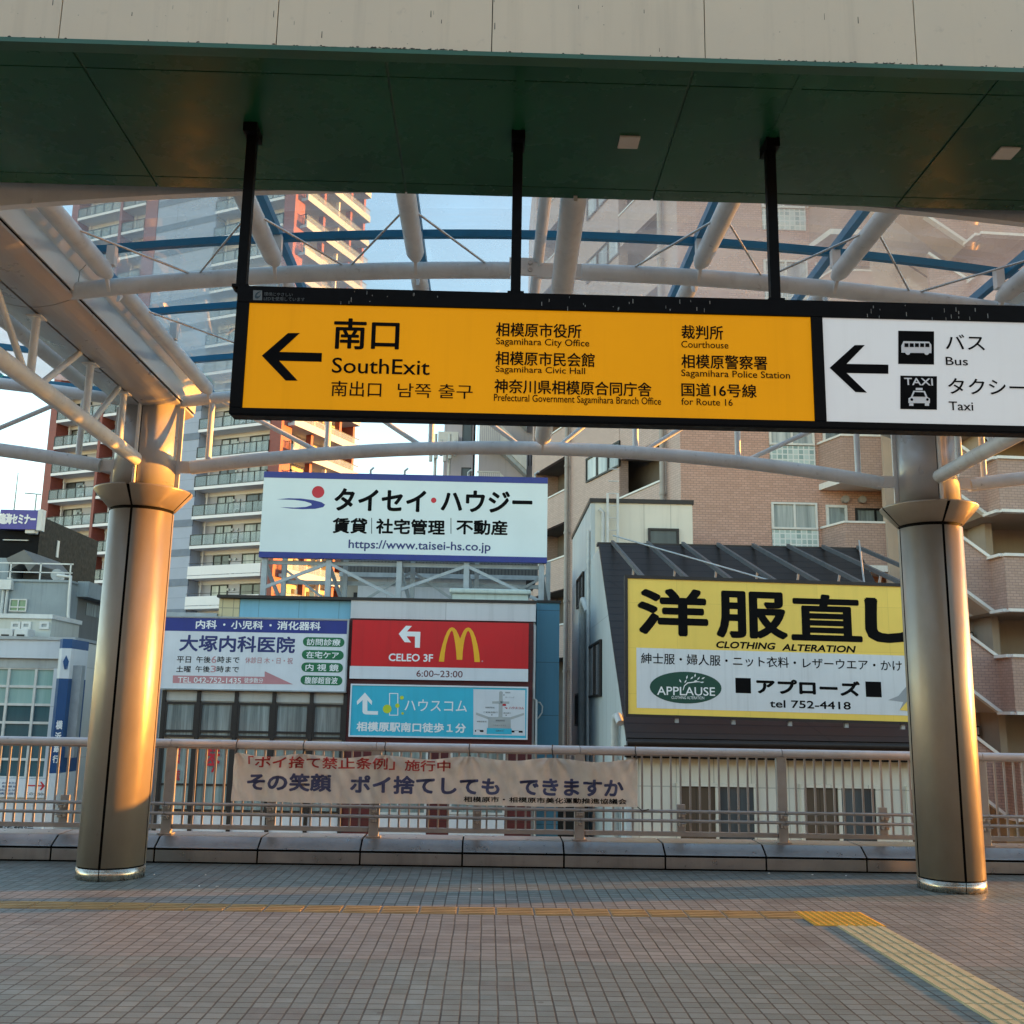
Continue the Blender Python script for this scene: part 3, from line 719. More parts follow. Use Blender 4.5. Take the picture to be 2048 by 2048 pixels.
T(ds, c3_, 'バス', 1628, 591, 1778, 650, SY, INK, bold=.012); T(ds, c3_, 'Bus', 1630, 678, 1715, 710, SY, INK, bold=.012)
T(ds, c3_, 'タクシー', 1638, 759, 1936, 820, SY, INK, bold=.012); T(ds, c3_, 'Taxi', 1642, 849, 1735, 883, SY, INK, bold=.012)
cl_ = crop(440, 370, .1656)
T(ds, cl_, '環境にやさしい', 535, 1295, 880, 1340, SY-.012, M['grey_ink']); T(ds, cl_, 'LEDを使用しています', 532, 1348, 1025, 1396, SY-.012, M['grey_ink'])
lb = shape(ds, cl_, [(402, 1272), (508, 1275), (508, 1392), (400, 1390)], SY-.012, paint('label_grey', (.16, .18, .18), .5), 'led_label')
shape(lb, cl_, [(420, 1350), (432, 1310), (470, 1286), (496, 1288), (470, 1300), (448, 1322), (440, 1345), (470, 1345), (496, 1315), (484, 1350), (452, 1372), (428, 1368)], SY-.012, paint('label_teal', (.015, .05, .065), .5), 'emblem', dy=.0042)

# ================================================================== BUILDINGS ACROSS THE STREET
M['frame_brown'] = paint('brown_window_frame', (.024, .018, .016), .5, .1, .2, 5)
M['frame_dark'] = paint('dark_window_frame', (.010, .010, .011), .5, .1, .2, 5)
M['frame_white'] = paint('white_window_frame', (.62, .61, .58), .45, 0, .12, 4, streak=.15)
M['curt_grey'] = curtain('curtained_pane_grey', (.10, .12, .12), (.34, .38, .37), 5.5, fac=.5)
M['curt_green'] = curtain('curtained_pane_green', (.12, .17, .165), (.36, .42, .40), 5.5, fac=.5)
M['curt_pale'] = curtain('curtained_pane_pale', (.17, .20, .20), (.50, .52, .50), 3.0, fac=.75)
M['dark_glass'] = curtain('dark_pane', (.018, .022, .026), (.07, .085, .09), 1.2, fac=.5)
M['darkred'] = tiles('dark_red_tiles', (.115, .014, .016), (.085, .011, .013), (.045, .012, .012), .6, .15, .006, .5, .5, .2, .2)
M['sky_blue'] = panels('pale_blue_panels', (.20, .46, .62), 1.1, 6, .010, .6, .5, .18)
M['teal_blue'] = panels('teal_blue_panels', (.055, .20, .30), 9, 1.45, .012, .5, .5, .25)
M['pale_panel'] = panels('pale_grey_panels', (.60, .60, .62), 2.7, 9, .010, .6, .5, .28)
M['cream_tile'] = tiles('cream_glazed_tiles', (.62, .53, .31), (.56, .49, .30), (.30, .26, .18), .30, .30, .012, 0, .3, .15, .2)
M['beige_panel'] = paint('beige_panel', (.50, .49, .46), .55, 0, .12, 2, streak=.25)
M['sign_white'] = paint('sign_white', (.68, .70, .74), .45, 0, .08, 1.2, streak=.16, grime=.08)
M['bill_white'] = paint('billboard_white', (.64, .72, .74), .5, 0, .05, .8)
M['navy'] = paint('navy_ink', (.022, .030, .150), .5); M['navy_band'] = paint('navy_band', (.018, .030, .22), .45, streak=.2)
M['pill'] = paint('green_pill', (.008, .145, .055), .5); M['pink_arrow'] = paint('pink_arrow', (.52, .23, .25), .55, streak=.15); M['pink_ink'] = paint('faded_pink_ink', (.52, .26, .28), .55)
M['red_face'] = paint('red_sign_face', (.60, .003, .007), .45, 0, .10, .7, streak=.22); M['gold'] = paint('golden_yellow', (.86, .42, .012), .4)
M['maroon'] = paint('maroon_ink', (.12, .012, .02), .5); M['cyan_face'] = paint('cyan_sign_face', (.035, .45, .62), .42, 0, .06, 1, streak=.2)
M['lime'] = paint('lime_dot', (.52, .60, .03), .5); M['map_grey'] = paint('map_grey', (.42, .43, .43), .55); M['red_ink'] = paint('red_ink', (.50, .015, .03), .5)
M['strut'] = paint('strut_grey', (.085, .095, .105), .5, .2, .2, 5)
M['galv'] = paint('galvanised_steel', (.36, .39, .41), .45, .3, .18, 3, streak=.25)
M['pipe_white'] = paint('white_pipe', (.52, .53, .52), .45, 0, .14, 4, streak=.2)
M['pipe_grey'] = paint('grey_pipe', (.30, .27, .25), .5, 0, .14, 4)
CC, CM, C5 = crop(320, 1200, .20704), crop(700, 1200, .2174), crop(320, 900, .414)
C1, C2 = crop(0, 1448, .3106), crop(600, 1448, .3106)

# ---- clinic building
BY0 = 28.3
cb = thing('clinic_building', 'two storey building with brown framed curtained windows and a pale blue parapet', 'building', (-4, BY0, STREET))
xl = at(322, 1400, BY0).x; xm = at(690, 1400, BY0).x; xr = at(1069, 1400, BY0).x
ztop = at(560, 1199, BY0).z; zsgn = at(330, 1232, BY0).z
xct = at(437, 1220, BY0).x; xbl = at(478, 1220, BY0).x; xwh = at(702, 1220, BY0).x
obj('wall', MB().box(xl, xr, BY0+.02, BY0+9, STREET, zsgn-.01), M['beige_panel'], cb)
obj('roof_block', MB().box(xct, xr, BY0+.3, BY0+9, zsgn, ztop-.02), M['beige_panel'], cb)
obj('tile_parapet', MB().box(xct, xbl, BY0+.02, BY0+.3, zsgn, ztop), M['cream_tile'], cb)
obj('blue_parapet', MB().box(xbl+.01, xwh, BY0+.03, BY0+.3, zsgn, ztop), M['sky_blue'], cb)
zr = at(702, 1237, BY0).z
obj('white_parapet', MB().box(xwh+.01, xr, BY0-.12, BY0+.3, zr, ztop+.01), M['pale_panel'], cb)
obj('coping', MB().box(xct-.03, xr+.02, BY0-.16, BY0+.42, ztop+.012, ztop+.09), M['frame_brown'], cb)
obj('coping', MB().box(xl, xct-.02, BY0-.1, BY0+.4, zsgn, zsgn+.10), M['galv'], cb)
obj('red_cladding', MB().box(xm+.02, xr-.06, BY0-.05, BY0+.02, STREET, zr-.01), M['darkred'], cb)
obj('edge_pipe', MB().tube([(xr-.02, BY0-.06, zr-.1), (xr-.02, BY0-.06, 1.9), (xr+.05, BY0-.06, 1.85), (xr+.05, BY0-.06, -5)], .035, 8), M['pipe_white'], cb)
# left half: two rows of brown framed windows
ms = [327, 396.6, 472, 547.5, 622.5, 690]
za, zb = at(400, 1404, BY0).z, at(400, 1474, BY0).z
zc = at(400, 1382, BY0).z; zd, ze = at(400, 1490, BY0).z, at(400, 1622, BY0).z
zf = at(400, 1668, BY0).z
for a, b in zip(ms, ms[1:]):
    x0, x1 = at(a, 1430, BY0).x+.05, at(b, 1430, BY0).x-.05
    obj('spandrel_panel', MB().box(x0, x1, BY0-.03, BY0+.02, za+.03, zc), M['beige_panel'], cb)
    window(cb, x0, x1, zb, za, BY0, M['frame_brown'], M['curt_grey'], (), (.17,), .055, .1)
    window(cb, x0, x1, ze, zd, BY0, M['frame_brown'], M['curt_green'], (), (.40,), .05, .1)
    obj('white_spandrel', MB().box(x0-.05, x1+.05, BY0-.02, BY0+.02, zf-.6, ze-.04), M['sign_white'], cb)
for a in ms: x0 = at(a, 1430, BY0).x; obj('mullion', MB().box(x0-.05, x0+.05, BY0-.09, BY0+.02, zf-.3, zc), M['frame_brown'], cb)
# right half: curtained windows between the dark red strips
for a, b in ((743, 855), (900, 1010)):
    x0, x1 = at(a, 1560, BY0).x, at(b, 1560, BY0).x; z0, z1 = at(a, 1628, BY0).z, at(a, 1488, BY0).z
    window(cb, x0, x1, z0, z1, BY0-.05, M['frame_white'], M['curt_green'], (.5,), (), .06, .1)
    obj('sill_panel', MB().box(x0, x1, BY0-.09, BY0-.05, z0-.9, z0-.02), M['sign_white'], cb)
# red window lettering behind the railing
for s_, px, y0, y1 in (('箏', 399, 1489, 1511), ('琴', 425, 1492, 1514), ('琴', 436, 1515, 1540)): pass
def vtext(parent, chars, xs, Y, m, **k):
    for ch, (x0, y0, x1, y1) in zip(chars, xs): T(parent, ID, ch, x0, y0, x1, y1, Y, m, **k)
vtext(cb, '曰流琴', ((350, 1496, 361, 1528), (350, 1538, 361, 1562), (411, 1490, 442, 1545)), BY0-.09, M['red_ink'], bold=.015)

# ---- wall signs on it
SG = BY0-.22
cs = thing('clinic_sign', 'white clinic board with navy heading band, green pills and a pink arrow', 'sign', (at(500, 1300, SG).x, SG, at(500, 1375, SG).z))
x0, x1, z0, z1 = rect(CC, 50, 160, 1818, 852, SG)
obj('board', MB().box(x0, x1, SG, SG+.18, z0, z1), M['sign_white'], cs)
frame(cs, 'rim', x0-.03, x1+.03, z0-.03, z1+.03, SG-.03, .035, .2, M['galv'])
_, _, zz, _ = rect(CC, 50, 160, 1818, 296, SG)
obj('heading_band', MB().box(x0+.02, x1-.02, SG-.004, SG+.01, zz, z1-.02), M['navy_band'], cs)
T(cs, CC, '内科', 350, 192, 553, 277, SG-.004, M['white_ink'], bold=.03); T(cs, CC, '小児科', 690, 197, 1000, 280, SG-.004, M['white_ink'], bold=.03); T(cs, CC, '消化器科', 1135, 203, 1555, 287, SG-.004, M['white_ink'], bold=.03)
for a in (621, 1068): disc(cs, CC, a, 238+(a > 800)*6, 11, 11, SG-.004, M['white_ink'], 'dot')
T(cs, CC, '大塚内科医院', 195, 333, 1310, 495, SG, M['navy'], bold=.030, n=8)
for s_, a, y0, b, y1, m in (('平日', 165, 543, 302, 606, 'ink'), ('午後', 353, 543, 493, 606, 'ink'), ('6', 500, 540, 550, 608, 'pink_ink'), ('時まで', 558, 543, 770, 608, 'ink'),
                            ('土曜', 160, 634, 300, 697, 'ink'), ('午後', 345, 635, 485, 697, 'ink'), ('3', 492, 634, 545, 698, 'pink_ink'), ('時まで', 550, 636, 765, 698, 'ink'),
                            ('休診日 木・日・祝', 825, 549, 1285, 611, 'pink_ink')):
    T(cs, CC, s_, a, y0, b, y1, SG, M[m], bold=.014)
pa = shape(cs, CC, [(125, 728), (1010, 742), (1012, 688), (1285, 815), (122, 802)], SG, M['pink_arrow'], 'arrow')
T(pa, CC, 'TEL 042-752-1435', 175, 742, 785, 797, SG, M['white_ink'], bold=.012, dy=.005); T(pa, CC, '徒歩数分', 815, 750, 998, 800, SG, M['white_ink'], bold=.014, dy=.005)
for s_, a, b, y0, y1, ta, tb_ in (('訪問診療', 1380, 1782, 358, 448, 1420, 1745), ('在宅ケア', 1370, 1775, 482, 573, 1415, 1730), ('内 視 鏡', 1365, 1768, 603, 695, 1408, 1727), ('腹部超音波', 1357, 1762, 728, 818, 1400, 1718)):
    r = (y1-y0)/2; P = [(a+r+r*math.cos(t), y0+r-r*math.sin(t)) for t in [math.pi/2+math.pi*k/10 for k in range(11)]]+[(b-r+r*math.cos(t), y0+r+.016*(b-a)-r*math.sin(t)) for t in [-math.pi/2+math.pi*k/10 for k in range(11)]]
    p = shape(cs, CC, P, SG, M['pill'], 'pill'); T(p, CC, s_, ta, y0+13, tb_, y1-11, SG, M['white_ink'], bold=.02, dy=.005)

rs = thing('burger_sign', 'red sign with golden arches and a white left-turn arrow above a white hours strip', 'sign', (at(890, 1300, SG).x, SG, at(890, 1360, SG).z))
x0, x1, z0, z1 = rect(CM, 26, 183, 1645, 722, SG); _, _, zz, _ = rect(CM, 26, 183, 1645, 605, SG)
obj('red_face', MB().box(x0, x1, SG, SG+.16, zz, z1), M['red_face'], rs); obj('hours_strip', MB().box(x0-.02, x1, SG-.003, SG+.16, z0, zz-.004), M['sign_white'], rs)
shape(rs, CM, [(448, 312), (515, 237), (570, 239), (523, 290), (648, 293), (642, 440), (597, 438), (598, 336), (520, 334), (562, 390), (503, 388)], SG, M['white_ink'], 'arrow')
T(rs, CM, 'CELEO 3F', 357, 491, 765, 562, SG, M['white_ink'], bold=.03)
T(rs, CM, '6:00~23:00', 612, 645, 1037, 706, SG-.003, M['maroon'], bold=.008)
arc = [(817, 566), (830, 490), (850, 410), (872, 340), (897, 285), (918, 259), (938, 251), (958, 257), (978, 278), (998, 318), (1013, 357), (1028, 320), (1047, 282), (1066, 260), (1088, 253), (1110, 262), (1133, 292), (1155, 345), (1175, 420), (1188, 495), (1196, 571),
       (1145, 570), (1140, 500), (1130, 420), (1117, 350), (1103, 303), (1088, 281), (1074, 298), (1058, 345), (1045, 410), (1037, 480), (1033, 550), (981, 549), (977, 480), (969, 410), (958, 345), (948, 300), (938, 279), (922, 300), (903, 345), (885, 410), (872, 490), (866, 568)]
shape(rs, CM, arc, SG, M['gold'], 'arches_emblem'); disc(rs, CM, 1217, 563, 8, 8, SG, M['pink_arrow'], 'trademark_dot')
hs = thing('housing_sign', 'cyan sign with an up arrow, lime dots and a small white street map', 'sign', (at(890, 1430, SG).x, SG, at(890, 1475, SG).z))
x0, x1, z0, z1 = rect(CM, 8, 770, 1640, 1258, SG)
obj('board', MB().box(x0+.03, x1-.03, SG, SG+.16, z0+.03, z1-.03), M['cyan_face'], hs); frame(hs, 'rim', x0, x1, z0, z1, SG-.02, .04, .2, M['sign_white'])
wi = M['white_ink']
shape(hs, CM, [(137, 852), (203, 930), (200, 966), (160, 922), (160, 1021), (258, 1023), (256, 1056), (145, 1053), (124, 1045), (115, 1028), (116, 920), (66, 965), (62, 932)], SG, wi, 'arrow')
for a, b, y0, y1 in ((360, 368, 856, 1062), (436, 444, 857, 1063), (368, 436, 855, 863), (366, 436, 1055, 1063)): shape(hs, CM, sq(CM, a, y0, b, y1), SG, wi, 'emblem_outline')
for a, b, r in ((342, 1002, 40), (436, 972, 20), (477, 899, 18), (484, 1043, 12)): disc(hs, CM, a, b, r, r, SG, M['lime'], 'lime_dot', dy=.005)
T(hs, CM, 'ハウスコム', 505, 912, 1078, 1020, SG, wi, bold=.006); T(hs, CM, '相模原駅南口徒歩１分', 62, 1118, 1068, 1208, SG, wi, bold=.034, n=8)
mp = shape(hs, CM, sq(CM, 1135, 820, 1612, 1240), SG, M['sign_white'], 'map_panel')
for P in ([(1372, 845), (1388, 838), (1405, 846), (1402, 1078), (1366, 1077)], [(1308, 932), (1465, 934), (1465, 955), (1308, 953)], [(1272, 1075), (1478, 1078), (1480, 1182), (1268, 1180)],
          [(1160, 1034), (1285, 1078), (1272, 1098), (1158, 1056)], [(1600, 1038), (1602, 1058), (1482, 1100), (1470, 1080)]): shape(mp, CM, P, SG, M['map_grey'], 'map_street', dy=.005)
shape(mp, CM, [(1260, 1178), (1488, 1182), (1486, 1236), (1256, 1232)], SG, M['cyan_face'], 'map_station', dy=.007)
for P in ([(1195, 1196), (1228, 1197), (1228, 1214), (1195, 1213)], [(1150, 1196), (1160, 1196), (1160, 1213), (1150, 1212)], [(1488, 1201), (1513, 1202), (1513, 1219), (1488, 1218)], [(1552, 1203), (1588, 1204), (1588, 1221), (1552, 1220)], [(1160, 1194), (1195, 1195), (1195, 1197), (1160, 1196)], [(1513, 1200), (1552, 1201), (1552, 1203), (1513, 1202)]): shape(mp, CM, P, SG, INK, 'map_track', dy=.005)
shape(mp, CM, [(1403, 955), (1435, 956), (1435, 975), (1403, 974)], SG, M['red_ink'], 'map_marker', dy=.007); shape(mp, CM, [(1420, 985), (1452, 992), (1440, 1003)], SG, M['red_ink'], 'map_pointer', dy=.005)
T(mp, CM, 'ハウスコム', 1462, 980, 1600, 1004, SG, M['red_ink'], dy=.005, bold=.03)
for s_, a, y0, b, y1 in (('相模原駅前', 1340, 1100, 1425, 1117), ('バスターミナル', 1315, 1146, 1435, 1160), ('相模原駅', 1340, 1196, 1412, 1212), ('横浜銀行', 1412, 1033, 1480, 1048), ('三菱東京銀行', 1225, 1024, 1358, 1040), ('相模原駅南', 1245, 981, 1330, 996), ('相模原駅西', 1168, 1110, 1255, 1125), ('相模原', 1428, 845, 1476, 858), ('ボーリング', 1428, 888, 1512, 902)):
    T(mp, CM, s_, a, y0, b, y1, SG, M['grey_ink'], dy=.009)
for a, b in ((1416, 874), (1305, 1057), (1436, 1060)): disc(mp, CM, a, b, 5, 5, SG, INK, 'map_dot', dy=.005)

# ---- teal wall slab next door
x0, x1 = at(1072, 1350, BY0+.5).x, at(1118, 1350, BY0+.5).x
tw_ = thing('teal_building', 'narrow teal blue panelled building end between the red signs and the white house', 'building', ((x0+x1)/2, 29, STREET))
obj('wall', MB().box(x0, x1, BY0+.5, BY0+10, STREET, at(1090, 1206, BY0+.5).z), M['teal_blue'], tw_)
obj('coping', MB().box(x0, x1+.04, BY0+.45, BY0+10, at(1090, 1206, BY0+.5).z+.002, at(1090, 1203, BY0+.5).z+.03), M['frame_dark'], tw_)
obj('cable_loop', MB().tube([at(1072+dx, y, BY0+.42) for dx, y in ((0, 1404), (8, 1405), (13, 1413), (12, 1425), (6, 1434), (0, 1440))], .022, 6), M['pipe_white'], tw_)
obj('shutter', MB().box(x0+.05, x1+.9, BY0+1.2, BY0+1.3, STREET, at(1090, 1625, BY0).z+.3), M['frame_dark'], tw_)

# ---- rooftop billboard on its steel frame
BB = 30.2
bb = thing('billboard', 'wide white rooftop billboard with navy edge bands and a red dot logo', 'billboard', (at(800, 1000, BB).x, BB, at(800, 1195, BB).z))
x0 = at(525, 1000, BB).x; x1 = at(1095, 1000, BB).x; z1 = at(531, 943, BB).z; z0 = at(521, 1114, BB).z
zt = at(531, 955, BB).z; zb_ = at(521, 1103, BB).z
obj('face', MB().box(x0, x1, BB, BB+.25, z0, z1), M['bill_white'], bb)
obj('top_band', MB().box(x0-.003, x1+.003, BB-.006, BB+.2, zt, z1+.003), M['navy_band'], bb); obj('bottom_band', MB().box(x0-.003, x1+.003, BB-.006, BB+.2, z0-.003, zb_), M['navy_band'], bb)
disc(bb, C5, 764, 203, 30, 29, BB, M['red_ink'], 'red_dot_emblem')
shape(bb, C5, [(564, 238), (620, 233), (680, 234), (740, 242), (780, 252), (798, 264), (788, 276), (750, 284), (690, 286), (630, 283), (580, 276), (650, 278), (705, 275), (733, 266), (730, 258), (700, 248), (650, 241)], BB, M['navy_band'], 'swoosh_emblem')
T(bb, C5, 'タイセイ', 845, 183, 1288, 293, BB, INK, bold=.035, n=8); disc(bb, C5, 1322, 243, 13, 13, BB, M['red_ink'], 'red_dot_emblem')
T(bb, C5, 'ハウジー', 1358, 192, 1800, 298, BB, INK, bold=.035, n=8)
T(bb, C5, '賃貸', 835, 326, 1003, 402, BB, INK, bold=.032, n=8); T(bb, C5, '社宅管理', 1045, 330, 1378, 405, BB, INK, bold=.032, n=8); T(bb, C5, '不動産', 1432, 335, 1680, 408, BB, INK, bold=.032, n=8)
for a in (1021, 1404): shape(bb, C5, [(a, 328), (a+3, 328), (a+3, 404), (a, 404)], BB, INK, 'divider')
T(bb, C5, 'https://www.taisei-hs.co.jp', 912, 432, 1598, 487, BB, M['navy'], bold=.018)
fr = MB()
zrf = ztop-.1; zbb = z0-.02; FY = BB+.12
xs = [x0+.15, x0+2.05, x0+4.15, x0+6.15, x1-.15]
for i, x in enumerate(xs):
    obj('frame_post', MB().box(x-.08, x+.08, FY, FY+.16, zrf, zbb), M['galv'], bb)
    obj('frame_post', MB().box(x+.22, x+.36, FY+1.5, FY+1.64, zrf, zbb+.3), M['galv'], bb)
    obj('frame_brace', MB().bar((x, FY+.1, zbb-.12), (x+.3, FY+1.55, zrf+.25), .09), M['galv'], bb)
for i, (a, b) in enumerate(zip(xs, xs[1:])):
    p, q = ((a, FY+.05, zrf+.65 if i % 2 == 0 else zbb-.1), (b, FY+.05, zbb-.1 if i % 2 == 0 else zrf+.4))
    obj('frame_brace', MB().bar(p, q, .09), M['galv'], bb)
    obj('frame_brace', MB().bar((a+.28, FY+1.57, zbb-.1 if i % 2 == 0 else zrf+.1), (b+.28, FY+1.57, zrf+.1 if i % 2 == 0 else zbb-.1), .075), M['galv'], bb)
obj('frame_beam', MB().box(x0+.05, x1-.05, FY+.17, FY+.29, zbb-.14, zbb-.03), M['galv'], bb); obj('frame_beam', MB().box(x0+.3, x1, FY+1.66, FY+1.76, zbb-.55, zbb-.43), M['galv'], bb)
for px in (742, 810, 937, 1070):
    p = at(px, 945, BB+.3); obj('lamp_stub', MB().tube([(p.x, BB+.2, z1), (p.x, BB+.2, z1+.16), (p.x+.1, BB+.05, z1+.2)], .035, 6), M['galv'], bb)

# ---- grey plant house behind the billboard, rooftop unit
gh = thing('plant_house', 'grey roof house with a dark louvre band behind the billboard frame', 'roof house', (at(850, 1180, 36).x, 36, ztop-1))
x0, x1 = at(716, 1170, 36).x, at(1052, 1170, 36).x
obj('wall', MB().box(x0, x1, 36, 40, -1, at(800, 1150, 36).z), M['pale_panel'], gh)
obj('louvre_band', MB().box(x0-.6, x1+.4, 35.7, 40, at(800, 1151, 36).z, at(800, 1122, 36).z), panels('dark_louvre', (.10, .092, .085), .12, 9, .02, .4), gh)
obj('beam', MB().box(x0-.62, x1+.42, 35.6, 35.72, at(800, 1153, 36).z-.08, at(800, 1149, 36).z), M['galv'], gh)
obj('beige_wall', MB().box(at(678, 1170, 36).x, x0-.005, 36.2, 40, -1, at(800, 1151, 36).z-.01), paint('beige_render', (.33, .30, .26), .8), gh)
obj('door', MB().box(at(706, 1190, 36).x, at(713, 1190, 36).x, 36.13, 36.19, -1, at(706, 1184, 36).z), M['frame_dark'], gh)
ru = thing('rooftop_unit', 'pale green sheet metal unit on the roof above the red sign', 'rooftop unit', (at(980, 1200, 29).x, 29, ztop))
x0, x1 = at(899, 1190, 29).x, at(1062, 1190, 29).x; z1 = at(899, 1178, 29).z
M['mint'] = paint('pale_green_metal', (.52, .60, .56), .45, .1, .12, 2, streak=.4)
obj('body', MB().box(x0+.08, x1-.08, 29.0, 30.0, ztop+.092, z1-.12), M['mint'], ru); obj('lid', MB().box(x0, x1, 28.9, 30.1, z1-.12, z1+.02), M['mint'], ru, bevel=.04)

# ---- white house with the slanted dark roof
HX = at(1255, 1480, 22.6).x
wh = thing('white_house', 'white metal clad house with a steep dark slanted roof front and a rooftop box', 'house', (HX+4, 24, STREET))
M['white_clad'] = panels('pale_blue_white_cladding', (.52, .57, .58), .9, 4.0, .010, .62, .5, .3)
M['cream_clad'] = panels('cream_cladding', (.70, .66, .56), .82, 5.0, .012, .6, .55, .25)
M['slate'] = panels('dark_metal_roofing', (.026, .021, .019), 30, .19, .016, .35, .42, .2)
YE, YRD = 22.6, 28.2
zE = at(1255, 1482, YE).z; zR = at(1200, 1094, YRD).z; HXR = HX+7.25
pr = [(HX, YE+.25, STREET), (HX, YE+.25, zE+.0), (HX, YRD, zR), (HX, 37.5, zR), (HX, 37.5, STREET)]
side = MB().prism(pr, (.12, 0, 0)); obj('side_wall', side, M['white_clad'], wh, recalc=True)
obj('front_wall', MB().box(HX+.121, HXR, YE+.3, YE+.45, STREET, zE-.02), M['cream_clad'], wh)
n_ = Vector((0, -(zR-zE), (YRD-YE))).normalized(); n_ = Vector((0, -abs(n_.y), abs(n_.z)))
rp = [Vector((HX-.03, YE, zE)), Vector((HX-.03, YRD, zR))]; off = n_*.10
ro = obj('slanted_roof', MB().prism([rp[0], rp[1], rp[1]+off, rp[0]+off], (HXR-HX+.03, 0, 0)), M['slate'], wh, recalc=True)
obj('gutter', MB().tube([(HX-.02, YE-.12, zE-.02), (HXR, YE-.12, zE-.02)], .075, 10), M['frame_brown'], ro)
obj('eave_board', MB().box(HX-.03, HXR, YE-.05, YE+.29, zE-.35, zE-.10), M['black'], ro)
obj('roof_flashing', MB().box(HX-.06, HXR, YRD-.05, YRD+.3, zR+.05, zR+.13), M['frame_brown'], ro)
PHY = 30.6
x0 = HX+.0; x1 = at(1385, 1050, PHY).x; z1 = at(1176, 1005, PHY).z
obj('rooftop_side', MB().box(x0-.01, x0+.12, PHY, 37.4, zR-.1, z1), M['white_clad'], wh)
obj('rooftop_front', MB().box(x0+.121, x1, PHY-.01, 37.4, zR-1, z1), M['cream_clad'], wh)
obj('rooftop_coping', MB().box(x0-.05, x1+.04, PHY-.06, 37.5, z1+.002, z1+.13), M['frame_brown'], wh)
C7 = crop(1100, 840, .3623)
a, b, zz0, zz1 = rect(C7, 540, 598, 710, 730, PHY-.02); window(wh, a, b, zz0, zz1, PHY-.01, M['frame_brown'], M['dark_glass'], (), (), .07, .1)
lad = MB()
for x_ in (318, 374):
    p = at(*C7(x_, 600), PHY-.25); q = at(*C7(x_, 405), PHY-.25); lad.box(p.x-.035, p.x+.035, PHY-.29, PHY-.22, zR-.2, q.z)
    xx = p.x
p0 = at(*C7(318, 600), PHY).x; p1 = at(*C7(374, 600), PHY).x
for k in range(9): lad.tube([(p0, PHY-.25, zR+.1+k*.38), (p1, PHY-.25, zR+.1+k*.38)], .016, 6)
obj('ladder', lad, M['pipe_white'], wh)
p = at(*C7(290, 600), PHY).x; obj('vent_pipe', MB().tube([(p, PHY-.15, zR-.3), (p, PHY-.15, at(*C7(290, 515), PHY).z), (p-.12, PHY-.15, at(*C7(290, 505), PHY).z+.05)], .06, 10), M['pipe_white'], wh)
def sidewin(px0, py0, px1, py1, mull=.5):           # windows in the side wall, which faces -X
    Pn = Vector((HX, 0, 0)); nn = Vector((1, 0, 0))
    a = atp(px0, py0, Pn, nn); b = atp(px1, py1, Pn, nn); y0, y1 = min(a.y, b.y), max(a.y, b.y); z1 = a.z; z0 = atp(px0, py1, Pn, nn).z
    f = MB(); w = .06
    for q in ((y0, y1, z1-w, z1), (y0, y1, z0, z0+w), (y0, y0+w*2, z0+w, z1-w), (y1-w*2, y1, z0+w, z1-w), ((y0+y1)/2-w, (y0+y1)/2+w, z0+w, z1-w)): f.box(HX-.07, HX+.02, q[0], q[1], q[2], q[3])
    f = obj('window', f, M['frame_brown'], wh); obj('pane', MB().box(HX-.03, HX-.004, y0, y1, z0, z1), M['dark_glass'], f)
C6b = crop(1080, 960, .2795)
sidewin(*C6b(272, 720), *C6b(318, 925)); sidewin(*C6b(355, 1195), *C6b(445, 1560)); sidewin(*C6b(262, 1530), *C6b(285, 1760))
def sp(x, y, o=.12): p = atp(*C6b(x, y), Vector((HX-o, 0, 0)), Vector((1, 0, 0))); return p
p = sp(300, 1300); obj('drain_pipe', MB().tube([(HX-.12, p.y, STREET), (HX-.12, p.y, sp(300, 960).z), (HX-.12, p.y-.35, sp(320, 870).z+.1), (HX-.12, p.y-.9, sp(340, 855).z), (HX-.05, p.y-1.2, sp(345, 862).z-.25)], .11, 12), M['pipe_white'], wh)
p = sp(332, 1300); obj('drain_pipe', MB().tube([(HX-.07, p.y, STREET), (HX-.07, p.y, zR+.9)], .05, 8), M['pipe_white'], wh)
p = sp(535, 1850); obj('drain_pipe', MB().tube([(HX-.12, p.y, STREET), (HX-.12, p.y, p.z+.25), (HX-.12, p.y-.2, p.z+.48), (HX-.12, p.y-.55, p.z+.5), (HX-.08, p.y-.7, p.z+.35)], .09, 12), M['pipe_white'], wh)
# front windows boarded from inside
M['board'] = panels('brown_board', (.090, .058, .034), .45, 9, .012, .45, .6, .3)
for a, b, c in ((1353, 1513, 1565), (1600, 1756, 1568), (1812, 1900, 1572)):
    x0, x1 = at(a, 1600, YE+.3).x, at(b, 1600, YE+.3).x; z1 = at(a, c, YE+.3).z; z0 = z1-1.35
    f = frame(wh, 'window', x0, x1, z0, z1, YE+.22, .07, .1, M['cream_clad'], (.5,))
    obj('board', MB().box(x0+.03, (x0+x1)/2, YE+.27, YE+.295, z0, z1), M['board'], f); obj('pane', MB().box((x0+x1)/2+.01, x1-.03, YE+.27, YE+.29, z0, z1), M['dark_glass'], f)

